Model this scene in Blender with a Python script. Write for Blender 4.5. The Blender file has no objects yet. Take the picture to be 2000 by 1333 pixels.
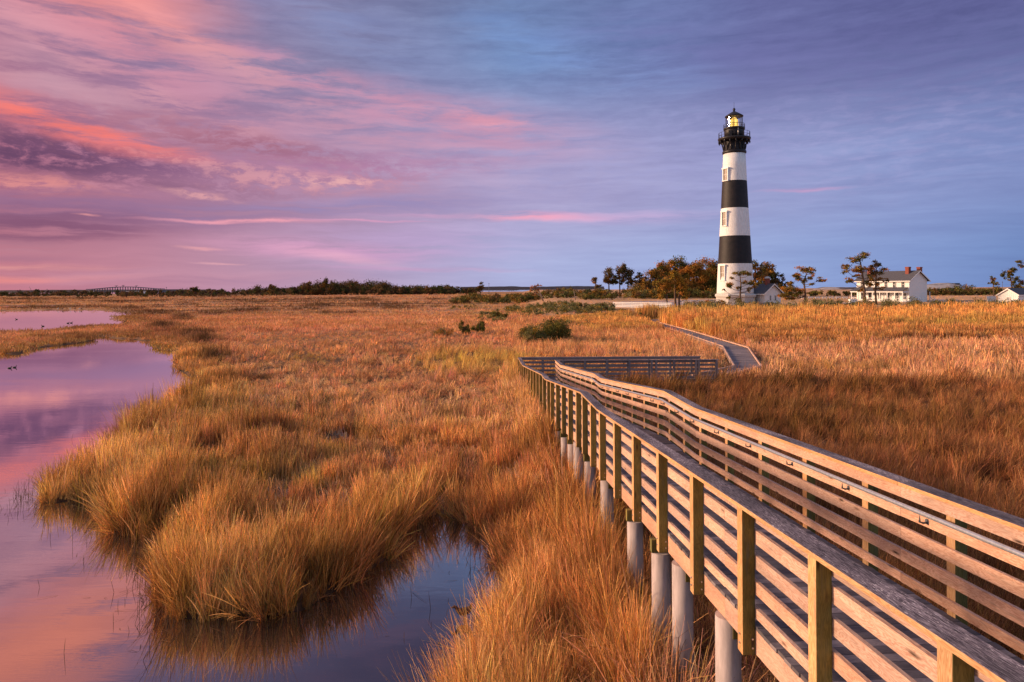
import bpy, math, random
import numpy as np
from mathutils import Vector
R = math.radians
rnd = random.Random(7)
rng = np.random.default_rng(11)
scene = bpy.context.scene
col = scene.collection

# ------------------------------------------------------------------ units
H = 6.0            # eye height above the water (m)
F = 1333.0         # focal length in photo pixels
YH = 561.0         # eye level row
RO = 0.006         # slight roll
def uv_(x, y):
    dx, dy = x-1000.0, y-YH
    return dx-RO*dy, dy+RO*dx
def at(x, y, Z):            # point at depth Z seen at pixel
    u, v = uv_(x, y); return Vector((u*Z/F, Z, H-v*Z/F))
def gnd(x, y, z=0.15):      # point of level z seen at pixel
    u, v = uv_(x, y); Z = (H-z)*F/v; return (u*Z/F, Z)
def lin(r, g, b):
    f = lambda c: (c/255/12.92) if c/255 <= .04045 else ((c/255+.055)/1.055)**2.4
    return (f(r), f(g), f(b))

# ------------------------------------------------------------------ tags
def tag(o, label=None, cat=None, group=None, kind=None):
    if label: o['label'] = label
    if cat: o['category'] = cat
    if group: o['group'] = group
    if kind: o['kind'] = kind
    return o
def empty(name, loc, label, cat, group=None, rz=0):
    o = bpy.data.objects.new(name, None); col.objects.link(o)
    o.location = loc; o.rotation_euler = (0, 0, rz)
    o.empty_display_size = .2
    return tag(o, label, cat, group)

# ------------------------------------------------------------------ mesh builder
class MB:
    def __init__(s): s.v=[]; s.f=[]; s.uv=[]; s.mi=[]; s.sm=[]; s.tint=[]
    def face(s, idx, uvs=None, m=0, smooth=False, tint=None):
        s.f.append(tuple(idx)); s.uv.append(uvs if uvs else [(0,0)]*len(idx)); s.mi.append(m); s.sm.append(smooth); s.tint.append(tint or (1,1,1))
    def hexa(s, P, m=0, mtop=None, L=1.0, tint=None):
        # P: 8 points: 0-3 start ring (bl, br, tr, tl), 4-7 end ring
        b = len(s.v); s.v += [tuple(p) for p in P]
        o = rnd.random()*40; ov = rnd.random()*40
        w1 = (Vector(P[1])-Vector(P[0])).length; w2 = (Vector(P[2])-Vector(P[1])).length
        def q(a, c, d, e, va, vb, mm=m):
            s.face((b+a, b+c, b+d, b+e), [(o, ov+va), (o, ov+vb), (o+L, ov+vb), (o+L, ov+va)], mm, tint=tint)
        q(0,3,7,4, 0, w2); q(3,2,6,7, w2, w2+w1, m if mtop is None else mtop)
        q(2,1,5,6, w2+w1, w1+2*w2); q(1,0,4,5, w1+2*w2, 2*w1+2*w2)
        s.face((b+0,b+1,b+2,b+3), [(o,ov),(o+.02,ov+w1),(o+.04,ov+w1),(o+.06,ov)], m, tint=tint)
        s.face((b+5,b+4,b+7,b+6), [(o,ov),(o+.02,ov+w1),(o+.04,ov+w1),(o+.06,ov)], m, tint=tint)
    def beam(s, a, b, w, h, side=None, m=0, mtop=None, ah=0.5, tint=None):
        # box from a to b; vertical section h (ah = share above the axis), width w along side
        a = Vector(a); b = Vector(b); d = b-a
        if side is None:
            sd = Vector((-d.y, d.x, 0))
            if sd.length < 1e-6: sd = Vector((1,0,0))
            sd.normalize()
        else: sd = Vector(side).normalized()
        up = Vector((0,0,1))
        if abs(d.normalized().z) > .95: up = d.normalized().cross(sd); up.normalize()
        P = []
        for c in (a, b):
            P += [c-sd*w/2-up*h*(1-ah), c+sd*w/2-up*h*(1-ah), c+sd*w/2+up*h*ah, c-sd*w/2+up*h*ah]
        # keep outward normals
        s.hexa([P[1],P[0],P[3],P[2],P[5],P[4],P[7],P[6]], m, mtop, d.length, tint)
    def box(s, x0, x1, y0, y1, z0, z1, m=0, mtop=None):
        s.hexa([(x0,y0,z0),(x1,y0,z0),(x1,y0,z1),(x0,y0,z1),(x0,y1,z0),(x1,y1,z0),(x1,y1,z1),(x0,y1,z1)], m, mtop, abs(y1-y0))
    def tube(s, pts, radii, n=8, m=0, caps=True, smooth=True, squash=(1,1)):
        pts = [Vector(p) for p in pts]
        if not hasattr(radii, '__len__'): radii = [radii]*len(pts)
        base = len(s.v); L = 0
        ref = Vector((0,0,1)) if abs((pts[-1]-pts[0]).normalized().z) < .9 else Vector((1,0,0))
        rings = []
        for i, p in enumerate(pts):
            t = (pts[min(i+1,len(pts)-1)]-pts[max(i-1,0)]).normalized()
            a = t.cross(ref).normalized(); b = a.cross(t).normalized()
            if i: L += (p-pts[i-1]).length
            for k in range(n):
                an = 2*math.pi*k/n
                q = p+a*math.cos(an)*radii[i]*squash[0]+b*math.sin(an)*radii[i]*squash[1]
                s.v.append(tuple(q))
            rings.append(L)
        for i in range(len(pts)-1):
            for k in range(n):
                k2 = (k+1)%n
                s.face((base+i*n+k, base+i*n+k2, base+(i+1)*n+k2, base+(i+1)*n+k),
                       [(rings[i],k/n),(rings[i],(k+1)/n),(rings[i+1],(k+1)/n),(rings[i+1],k/n)], m, smooth)
        if caps:
            s.face([base+k for k in range(n)][::-1], None, m)
            s.face([base+(len(pts)-1)*n+k for k in range(n)], None, m)
    def lathe(s, prof, n=48, c=(0,0,0), m=0, smooth=True, ms=None, rot=0):
        base = len(s.v)
        for (r, z) in prof:
            for k in range(n):
                a = 2*math.pi*(k+.0)/n+rot
                s.v.append((c[0]+r*math.cos(a), c[1]+r*math.sin(a), c[2]+z))
        for i in range(len(prof)-1):
            for k in range(n):
                k2 = (k+1)%n
                s.face((base+i*n+k, base+i*n+k2, base+(i+1)*n+k2, base+(i+1)*n+k),
                       [(k/n*20,prof[i][1]),((k+1)/n*20,prof[i][1]),((k+1)/n*20,prof[i+1][1]),(k/n*20,prof[i+1][1])],
                       ms[i] if ms else m, smooth)
        s.face([base+k for k in range(n)][::-1], None, m); s.face([base+(len(prof)-1)*n+k for k in range(n)], None, ms[-1] if ms else m)
    def poly(s, pts, m=0):
        b = len(s.v); s.v += [tuple(p) for p in pts]; s.face(range(b, b+len(pts)), [(p[0], p[1]) for p in pts], m)
    def prism(s, pts, off, m=0):      # extrude polygon by vector
        b = len(s.v); n = len(pts); off = Vector(off)
        s.v += [tuple(p) for p in pts]+[tuple(Vector(p)+off) for p in pts]
        s.face(list(range(b, b+n))[::-1], None, m); s.face(range(b+n, b+2*n), None, m)
        for i in range(n):
            j = (i+1)%n; s.face((b+i, b+j, b+n+j, b+n+i), None, m)
    def build(s, name, mats, parent=None, bevel=0, usetint=False):
        me = bpy.data.meshes.new(name); me.from_pydata(s.v, [], s.f)
        if not isinstance(mats, (list, tuple)): mats = [mats]
        for mm in mats: me.materials.append(mm)
        uvl = me.uv_layers.new(name='UVMap')
        flat = [c for f in s.uv for p in f for c in p]
        uvl.data.foreach_set('uv', flat)
        me.polygons.foreach_set('material_index', s.mi)
        me.polygons.foreach_set('use_smooth', s.sm)
        if usetint:
            ca = me.color_attributes.new('tint', 'FLOAT_COLOR', 'CORNER')
            fl = []
            for f, t in zip(s.f, s.tint): fl += [t[0], t[1], t[2], 1]*len(f)
            ca.data.foreach_set('color', fl)
        me.update()
        o = bpy.data.objects.new(name, me); col.objects.link(o)
        if parent: o.parent = parent
        if bevel:
            b = o.modifiers.new('bevel', 'BEVEL'); b.width = bevel; b.segments = 2; b.limit_method = 'ANGLE'
        return o

def npmesh(name, V, Q, mat, tint=None, smooth=False, attrs=None, link=True, parent=None):
    me = bpy.data.meshes.new(name)
    k = Q.shape[1]
    me.vertices.add(len(V)); me.vertices.foreach_set('co', V.astype(np.float32).ravel())
    me.loops.add(Q.size); me.loops.foreach_set('vertex_index', Q.astype(np.int32).ravel())
    me.polygons.add(len(Q)); me.polygons.foreach_set('loop_start', np.arange(0, Q.size, k, dtype=np.int32))
    me.polygons.foreach_set('use_smooth', np.full(len(Q), smooth))
    me.materials.append(mat)
    if tint is not None:
        a = me.attributes.new('tint', 'FLOAT_COLOR', 'POINT')
        a.data.foreach_set('color', np.hstack([tint, np.ones((len(tint),1))]).astype(np.float32).ravel())
    me.update(calc_edges=True); me.validate()
    o = bpy.data.objects.new(name, me)
    if link: col.objects.link(o)
    if parent: o.parent = parent
    return o

# ------------------------------------------------------------------ numpy noise
_P = rng.random((256,256))
def vnoise(x, y):
    xi = np.floor(x).astype(int); yi = np.floor(y).astype(int); fx = x-xi; fy = y-yi
    fx = fx*fx*(3-2*fx); fy = fy*fy*(3-2*fy)
    g = lambda a, b: _P[a&255, b&255]
    return (g(xi,yi)*(1-fx)+g(xi+1,yi)*fx)*(1-fy)+(g(xi,yi+1)*(1-fx)+g(xi+1,yi+1)*fx)*fy
def fbm(x, y, o=4):
    s = 0; a = 1; t = 0
    for i in range(o):
        s = s+a*vnoise(x*2**i+17.3*i, y*2**i+9.1*i); t += a; a *= .5
    return s/t
def sstep(a, b, x):
    t = np.clip((x-a)/(b-a), 0, 1); return t*t*(3-2*t)

# ------------------------------------------------------------------ materials
def newmat(name):
    m = bpy.data.materials.new(name); m.use_nodes = True
    nt = m.node_tree; nt.nodes.clear()
    out = nt.nodes.new('ShaderNodeOutputMaterial')
    return m, nt, out
def N(nt, t, **kw):
    n = nt.nodes.new(t)
    for k, v in kw.items():
        if k.startswith('i_'):
            n.inputs[k[2:].replace('_', ' ')].default_value = v
        else: setattr(n, k, v)
    return n
def ramp(nt, stops, interp='LINEAR'):
    n = nt.nodes.new('ShaderNodeValToRGB'); cr = n.color_ramp; cr.interpolation = interp
    while len(cr.elements) < len(stops): cr.elements.new(.5)
    for e, (p, c) in zip(cr.elements, stops):
        e.position = p; e.color = (*c, 1) if len(c) == 3 else c
    return n
def mixc(nt, a, b, fac, mode='MIX'):
    n = nt.nodes.new('ShaderNodeMix'); n.data_type = 'RGBA'; n.blend_type = mode; n.clamp_factor = True
    for s, v in ((n.inputs[0], fac), (n.inputs[6], a), (n.inputs[7], b)):
        if hasattr(v, 'is_linked'): nt.links.new(v, s)
        elif hasattr(v, '__len__'): s.default_value = (*v[:3], 1)
        else: s.default_value = v
    return n.outputs[2]
def mth(nt, op, a, b=None, c=None, clamp=False):
    n = nt.nodes.new('ShaderNodeMath'); n.operation = op; n.use_clamp = clamp
    for i, v in enumerate((a, b, c)):
        if v is None: continue
        if hasattr(v, 'is_linked'): nt.links.new(v, n.inputs[i])
        else: n.inputs[i].default_value = v
    return n.outputs[0]
def noise(nt, vec, scale, detail=4, rough=.5, dist=0):
    n = nt.nodes.new('ShaderNodeTexNoise'); n.inputs['Scale'].default_value = scale
    n.inputs['Detail'].default_value = detail; n.inputs['Roughness'].default_value = rough; n.inputs['Distortion'].default_value = dist
    if vec is not None: nt.links.new(vec, n.inputs['Vector'])
    return n.outputs['Fac']
def mapping(nt, vec, scale=(1,1,1), rot=(0,0,0), loc=(0,0,0), typ='POINT'):
    n = nt.nodes.new('ShaderNodeMapping'); n.vector_type = typ
    n.inputs['Scale'].default_value = scale; n.inputs['Rotation'].default_value = rot; n.inputs['Location'].default_value = loc
    nt.links.new(vec, n.inputs['Vector']); return n.outputs[0]
def bsdf(nt, out, color, rough=.7, spec=.3, bump=None, bstr=.3, bdist=.01, metallic=0):
    p = nt.nodes.new('ShaderNodeBsdfPrincipled')
    for k, v in (('Base Color', color), ('Roughness', rough), ('Metallic', metallic), ('Specular IOR Level', spec)):
        s = p.inputs[k]
        if hasattr(v, 'is_linked'): nt.links.new(v, s)
        elif hasattr(v, '__len__'): s.default_value = (*v[:3], 1)
        else: s.default_value = v
    if bump is not None:
        b = nt.nodes.new('ShaderNodeBump'); b.inputs['Strength'].default_value = bstr; b.inputs['Distance'].default_value = bdist
        nt.links.new(bump, b.inputs['Height']); nt.links.new(b.outputs[0], p.inputs['Normal'])
    nt.links.new(p.outputs[0], out.inputs[0]); return p

def wood(name, c1, c2, c3, knots=True, rough=.75, var=.25):
    """planks: UV u runs along the grain in metres"""
    m, nt, out = newmat(name)
    uv = N(nt, 'ShaderNodeUVMap').outputs[0]
    g0 = mapping(nt, uv, (1.2, 9, 1))
    n1 = noise(nt, g0, 2.2, 3, .5, .6)
    # growth rings: distorted bands along the grain
    sep = N(nt, 'ShaderNodeSeparateXYZ'); nt.links.new(uv, sep.inputs[0])
    ringv = mth(nt, 'ADD', mth(nt, 'MULTIPLY', sep.outputs[1], 9), mth(nt, 'MULTIPLY', n1, 5.0))
    rings = mth(nt, 'ABSOLUTE', mth(nt, 'SINE', mth(nt, 'MULTIPLY', ringv, 6.5)))
    fine = noise(nt, mapping(nt, uv, (6, 260, 1)), 1.0, 3, .6)
    c = mixc(nt, c1, c2, mth(nt, 'MULTIPLY', mth(nt, 'POWER', rings, 2.5), .8))
    c = mixc(nt, c, c3, mth(nt, 'MULTIPLY', mth(nt, 'SUBTRACT', fine, .42, clamp=True), 1.6, clamp=True))
    patch = noise(nt, mapping(nt, uv, (.9, 3, 1)), 1.3, 3)
    r = ramp(nt, [(.3, (1-var,)*3), (.7, (1+var*.6, 1+var*.5, 1+var*.4))]); nt.links.new(patch, r.inputs[0])
    c = mixc(nt, c, r.outputs[0], 1.0, 'MULTIPLY')
    if knots:
        v = N(nt, 'ShaderNodeTexVoronoi', feature='F1'); v.inputs['Scale'].default_value = 1
        nt.links.new(mapping(nt, uv, (1.7, 7, 1)), v.inputs['Vector'])
        k = mth(nt, 'SUBTRACT', 1.0, mth(nt, 'DIVIDE', v.outputs['Distance'], .16), clamp=True)
        c = mixc(nt, c, (.05, .025, .015), mth(nt, 'MULTIPLY', k, 1.3, clamp=True))
    oi = N(nt, 'ShaderNodeObjectInfo'); rr_ = ramp(nt, [(0,(.74,.76,.80)),(.35,(1.0,.97,.95)),(.7,(1.12,1.05,.98)),(1,(.90,.80,.72))]); nt.links.new(oi.outputs['Random'], rr_.inputs[0])
    c = mixc(nt, c, rr_.outputs[0], 1, 'MULTIPLY')
    gp = noise(nt, mapping(nt, uv, (1.6, 14, 1)), 1.2, 5, .65); gr = ramp(nt, [(.52,(0,0,0)),(.68,(1,1,1))]); nt.links.new(gp, gr.inputs[0])
    c = mixc(nt, c, tuple(x*.62+.06 for x in c3), mth(nt, 'MULTIPLY', gr.outputs[0], .55))
    # small dark checks / nails
    v2 = N(nt, 'ShaderNodeTexVoronoi'); v2.inputs['Scale'].default_value = 1
    nt.links.new(mapping(nt, uv, (3, 30, 1)), v2.inputs['Vector'])
    k2 = mth(nt, 'SUBTRACT', 1.0, mth(nt, 'DIVIDE', v2.outputs['Distance'], .09), clamp=True)
    c = mixc(nt, c, (.04, .03, .02), mth(nt, 'MULTIPLY', k2, .8))
    hgt = mth(nt, 'ADD', fine, mth(nt, 'MULTIPLY', rings, .5))
    bsdf(nt, out, c, rough, .2, hgt, .5, .003)
    return m
M = {}
M['rail_wood'] = wood('rail_wood', (.70,.50,.40), (.46,.24,.17), (.38,.25,.2))
M['stringer_wood'] = wood('stringer_wood', (.70,.46,.36), (.52,.28,.2), (.45,.3,.23))
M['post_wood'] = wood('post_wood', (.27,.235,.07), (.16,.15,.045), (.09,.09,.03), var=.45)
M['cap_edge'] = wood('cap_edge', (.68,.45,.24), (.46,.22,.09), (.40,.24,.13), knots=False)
M['grey_wood'] = wood('grey_wood', (.34,.28,.28), (.20,.17,.18), (.13,.11,.12))
M['deck_wood'] = wood('deck_wood', (.17,.15,.165), (.10,.09,.105), (.06,.055,.065), knots=False, var=.4)
M['deck_light'] = wood('deck_light', (.34,.30,.31), (.20,.17,.19), (.14,.12,.14), knots=False, var=.45)
def weathered():
    m, nt, out = newmat('weathered_cap')
    uv = N(nt, 'ShaderNodeUVMap').outputs[0]
    fine = noise(nt, mapping(nt, uv, (9, 150, 1)), 1.0, 4, .65, .3)
    big = noise(nt, mapping(nt, uv, (.7, 4, 1)), 1.0, 3)
    flake = noise(nt, mapping(nt, uv, (22, 110, 1)), 1.0, 2, .5)
    r = ramp(nt, [(.36, (.025,.02,.025)), (.5, (.15,.125,.14)), (.68, (.42,.37,.38))]); nt.links.new(fine, r.inputs[0])
    thr = mth(nt, 'SUBTRACT', mth(nt, 'ADD', flake, mth(nt, 'MULTIPLY', big, .5)), .88, clamp=True)
    c = mixc(nt, r.outputs[0], (.72,.66,.64), mth(nt, 'MULTIPLY', thr, 7, clamp=True))
    r2 = ramp(nt, [(.35, (.6,.6,.6)), (.62, (1.3,1.25,1.25))]); nt.links.new(big, r2.inputs[0])
    c = mixc(nt, c, r2.outputs[0], 1, 'MULTIPLY')
    bsdf(nt, out, c, .85, .15, fine, .8, .004); return m
M['cap_top'] = weathered()

def plain(name, c, rough=.6, nscale=3, var=.12, spec=.3, bump=.15, metallic=0, bd=.01):
    m, nt, out = newmat(name)
    tc = N(nt, 'ShaderNodeTexCoord').outputs['Object']
    n = noise(nt, tc, nscale, 5, .6)
    r = ramp(nt, [(.3, tuple(x*(1-var) for x in c)), (.7, tuple(min(1, x*(1+var)) for x in c))]); nt.links.new(n, r.inputs[0])
    bsdf(nt, out, r.outputs[0], rough, spec, n, bump, bd, metallic); return m
M['pile'] = None
M['galv'] = plain('galvanised_pipe', (.46,.50,.57), .38, 30, .2, .5, .1, .6)
M['bracket'] = plain('bracket_steel', (.16,.17,.19), .45, 30, .2, .5, .1, .5)
M['bolt'] = plain('bolt_steel', (.55,.53,.5), .4, 30, .2, .5, .1, .8)
M['white'] = plain('white_paint', (.82,.80,.77), .55, 1.2, .06)
M['white_clap'] = None
M['black'] = plain('black_paint', (.013,.011,.013), .5, 1.0, .25)
M['iron'] = plain('black_iron', (.018,.016,.018), .45, 3, .3)
M['stone'] = plain('plinth_stone', (.42,.40,.38), .8, 2.5, .3)
M['brick'] = plain('red_brick', (.24,.07,.05), .85, 9, .35)
M['shingle'] = plain('slate_shingle', (.085,.085,.10), .8, 6, .35)
M['glassdark'] = plain('dark_glass', (.03,.035,.045), .12, 2, .1, .6, 0)
M['bark'] = plain('pine_bark', (.13,.085,.06), .9, 8, .4, .1, .5)
M['barkpale'] = plain('bare_wood_grey', (.30,.23,.18), .9, 8, .3, .1, .4)
M['concrete'] = plain('pale_concrete', (.55,.53,.50), .8, 3, .12)
M['birddark'] = plain('dark_feather', (.035,.028,.025), .7, 30, .3)
M['birdbrown'] = plain('brown_feather', (.085,.035,.02), .7, 30, .35)
M['farsteel'] = plain('far_steel', (.10,.10,.12), .6, .1, .1)
M['louvre'] = plain('louvred_pane', (.26,.20,.14), .6, 2, .3)
M['tan'] = plain('tan_trim', (.62,.50,.36), .7, 3, .1)

def siding(name, c, spacing=.14):
    m, nt, out = newmat(name)
    tc = N(nt, 'ShaderNodeTexCoord').outputs['Object']
    s = N(nt, 'ShaderNodeSeparateXYZ'); nt.links.new(tc, s.inputs[0])
    w = mth(nt, 'FRACT', mth(nt, 'DIVIDE', s.outputs[2], spacing))
    n = noise(nt, tc, 2, 4)
    r = ramp(nt, [(.3, tuple(x*.94 for x in c)), (.7, c)]); nt.links.new(n, r.inputs[0])
    bsdf(nt, out, r.outputs[0], .6, .3, w, .6, .02); return m
def pile_mat():
    m, nt, out = newmat('pile_fibreglass'); tc = N(nt,'ShaderNodeTexCoord').outputs['Object']
    s = N(nt,'ShaderNodeSeparateXYZ'); nt.links.new(tc, s.inputs[0])
    n = noise(nt, mapping(nt, tc, (4,4,.7)), 3, 6, .65); n2 = noise(nt, tc, 2.2, 4)
    r = ramp(nt, [(.3,(.33,.28,.27)),(.6,(.52,.44,.42))]); nt.links.new(n, r.inputs[0])
    z = mth(nt, 'ADD', s.outputs[2], mth(nt, 'MULTIPLY', n2, .7)); f = N(nt,'ShaderNodeMapRange'); nt.links.new(z, f.inputs[0]); f.inputs[1].default_value=.55; f.inputs[2].default_value=1.35; f.inputs[3].default_value=.75; f.inputs[4].default_value=0
    c = mixc(nt, r.outputs[0], (.13,.12,.07), f.outputs[0]); bsdf(nt, out, c, .7, .2, n, .3, .01); return m
M['pile'] = pile_mat()
M['white_clap'] = siding('white_clapboard', (.80,.79,.77))
def tower_mat():
    """black and white painted bands, slightly streaked"""
    m, nt, out = newmat('tower_bands')
    uv = N(nt, 'ShaderNodeUVMap').outputs[0]
    s = N(nt, 'ShaderNodeSeparateXYZ'); nt.links.new(uv, s.inputs[0])
    z = s.outputs[1]
    bands = [(6.74, 1), (13.1, 0), (19.7, 1), (26.5, 0)]
    # z heights: plinth..; black between TB pairs
    f = mth(nt, 'ADD', mth(nt, 'MULTIPLY', mth(nt, 'GREATER_THAN', z, TB[0]), mth(nt, 'LESS_THAN', z, TB[1])),
                 mth(nt, 'MULTIPLY', mth(nt, 'GREATER_THAN', z, TB[2]), mth(nt, 'LESS_THAN', z, TB[3])))
    n = noise(nt, mapping(nt, uv, (1.5, .25, 1)), 3, 5, .6)
    n2 = noise(nt, mapping(nt, uv, (1, .8, 1)), 1.2, 4)
    wr = ramp(nt, [(.25, (.60,.585,.56)), (.6, (.80,.785,.76))]); nt.links.new(n, wr.inputs[0])
    br = ramp(nt, [(.3, (.008,.007,.009)), (.7, (.020,.016,.018))]); nt.links.new(n2, br.inputs[0])
    c = mixc(nt, wr.outputs[0], br.outputs[0], f)
    bk = N(nt, 'ShaderNodeTexBrick'); bk.inputs['Scale'].default_value = 1
    bk.inputs['Brick Width'].default_value = .5; bk.inputs['Row Height'].default_value = .22; bk.inputs['Mortar Size'].default_value = .012
    nt.links.new(uv, bk.inputs['Vector'])
    bsdf(nt, out, c, .6, .3, bk.outputs['Fac'], -.25, .01); return m

def leafmat(name, transl=.35, inst=False):
    m, nt, out = newmat(name)
    at_ = N(nt, 'ShaderNodeAttribute', attribute_name='tint')
    c = at_.outputs['Color']
    if inst:
        at_.attribute_type = 'INSTANCER'
        loc = N(nt, 'ShaderNodeAttribute', attribute_name='tint')   # per-blade variation in the tuft mesh
        c = mixc(nt, c, loc.outputs['Color'], 1, 'MULTIPLY')
    d = N(nt, 'ShaderNodeBsdfDiffuse'); t = N(nt, 'ShaderNodeBsdfTranslucent'); mx = N(nt, 'ShaderNodeMixShader')
    nt.links.new(c, d.inputs[0]); nt.links.new(c, t.inputs[0]); mx.inputs[0].default_value = transl*.7
    nt.links.new(d.outputs[0], mx.inputs[1]); nt.links.new(t.outputs[0], mx.inputs[2]); nt.links.new(mx.outputs[0], out.inputs[0])
    return m
M['leaf'] = leafmat('leaf', .25)
M['grass'] = leafmat('dry_grass', .3, True)

# ------------------------------------------------------------------ shoreline
def G(pts, z): return [gnd(x, y, z) for x, y in pts]
top = .80      # level of the grass tips that hide a near bank
pond_main = (G([(-500,700),(-60,690),(0,689),(12,692),(44,692),(50,684),(100,677),(150,671),(184,665),(188,658),(208,657),(212,661),(250,664),(300,668),
    (303,680),(330,687),(352,686),(345,698),(334,708),(345,722),(362,735),(385,742)], 0)
  + G([(376,752),(350,768),(322,782),(285,795)], .55)+G([(250,800),(234,815),(226,850),(222,862),(187,872),(150,884),(110,898),(82,908),(66,925)], top)
  + G([(58,955),(68,972),(86,988),(110,984),(140,978),(175,982),(210,993),(222,1020),(228,1040),(252,1052),(290,1066),(315,1072),(312,1095),(300,1122),(297,1172),
    (318,1203),(360,1217),(420,1218),(480,1210),(540,1204),(600,1196),(640,1176),(672,1156),(720,1116),(755,1100),(780,1060),(800,1038),(826,1020),(856,1008),
    (900,1020),(940,1046),(958,1054)], 0)
  + G([(975,1075),(990,1105)], .3)+G([(972,1125),(935,1145),(925,1165),(945,1185),(945,1215),(915,1245),(880,1262),(855,1300),(835,1340),(810,1420)], 1.08)
  + G([(760,1600),(300,2200),(-900,2600),(-1400,1500),(-1200,900)], 0))
pond_far = (G([(-400,612),(0,608),(60,606.5),(110,605.5),(185,606),(222,608.5),(250,611),(262,613)], 0)
  + G([(250,616),(228,618),(222,621),(232,625),(250,626.5)], 0)+G([(246,630),(180,633),(130,636),(85,642),(40,644),(0,643),(-400,640)], .5))
rill = G([(-300,598),(0,598),(60,597.5),(114,597.3),(114,599.2),(60,600),(0,600.6),(-300,601)], 0)
PONDS = [np.array(p) for p in (pond_main, pond_far, rill)]
def refine(P, step=.6, amp=.22):
    out = []
    n = len(P)
    for i in range(n):
        a = P[i]; b = P[(i+1)%n]; L = np.hypot(*(b-a)); st = max(step, a[1]*.03)
        k = max(1, int(L/st)); 
        for j in range(k):
            p = a+(b-a)*j/k
            q = min(1.0, max(.4, p[1]/25)) if p[1] > 0 else 1
            out.append((p[0]+(fbm(np.array(p[0]*.9/q), np.array(p[1]*.9/q))-.5)*2*amp*q*1.5, p[1]+(fbm(np.array(p[0]*.9/q+50), np.array(p[1]*.9/q))-.5)*2*amp*q*2))
    return np.array(out)
PONDS = [refine(p) for p in PONDS]
def sdf(X, Y):
    """signed distance to open water: negative inside the ponds"""
    X = np.asarray(X, float); Y = np.asarray(Y, float)
    best = np.full(X.shape, 1e9); inside = np.zeros(X.shape, bool)
    for P in PONDS:
        n = len(P); ins = np.zeros(X.shape, bool); d = np.full(X.shape, 1e9)
        for i in range(n):
            ax, ay = P[i]; bx, by = P[(i+1)%n]
            ex, ey = bx-ax, by-ay; L2 = ex*ex+ey*ey+1e-9
            t = np.clip(((X-ax)*ex+(Y-ay)*ey)/L2, 0, 1)
            d = np.minimum(d, (X-ax-t*ex)**2+(Y-ay-t*ey)**2)
            if ay != by:
                c = ((ay > Y) != (by > Y)) & (X < (bx-ax)*(Y-ay)/(by-ay)+ax)
                ins ^= c
        best = np.minimum(best, d); inside |= ins
    return np.where(inside, -1, 1)*np.sqrt(best)
def ground_z(X, Y, d=None):
    X = np.asarray(X, float); Y = np.asarray(Y, float)
    z = .15+.10*(fbm(X*.12, Y*.12)-.5)+.10*(fbm(X*.7+9, Y*.7)-.5)*sstep(80, 30, Y)
    up = sstep(112, 142, Y)*sstep(-2, 12, X-.02*(Y-100))
    z = z+up*(1.25+.6*sstep(160, 245, Y))
    z = z+up*.12*(fbm(X*.05, Y*.05)-.5)
    z = z-sstep(900, 1000, Y)*3
    z = z*sstep(-60, -10, Y)+(-.3)*(1-sstep(-60, -10, Y)) if False else z
    if d is not None:
        z = np.where(d < .5, np.minimum(z, -.02+d*.35), z)
        z = np.maximum(z, np.where(d < 0, -.5, -5))
    return z

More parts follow.
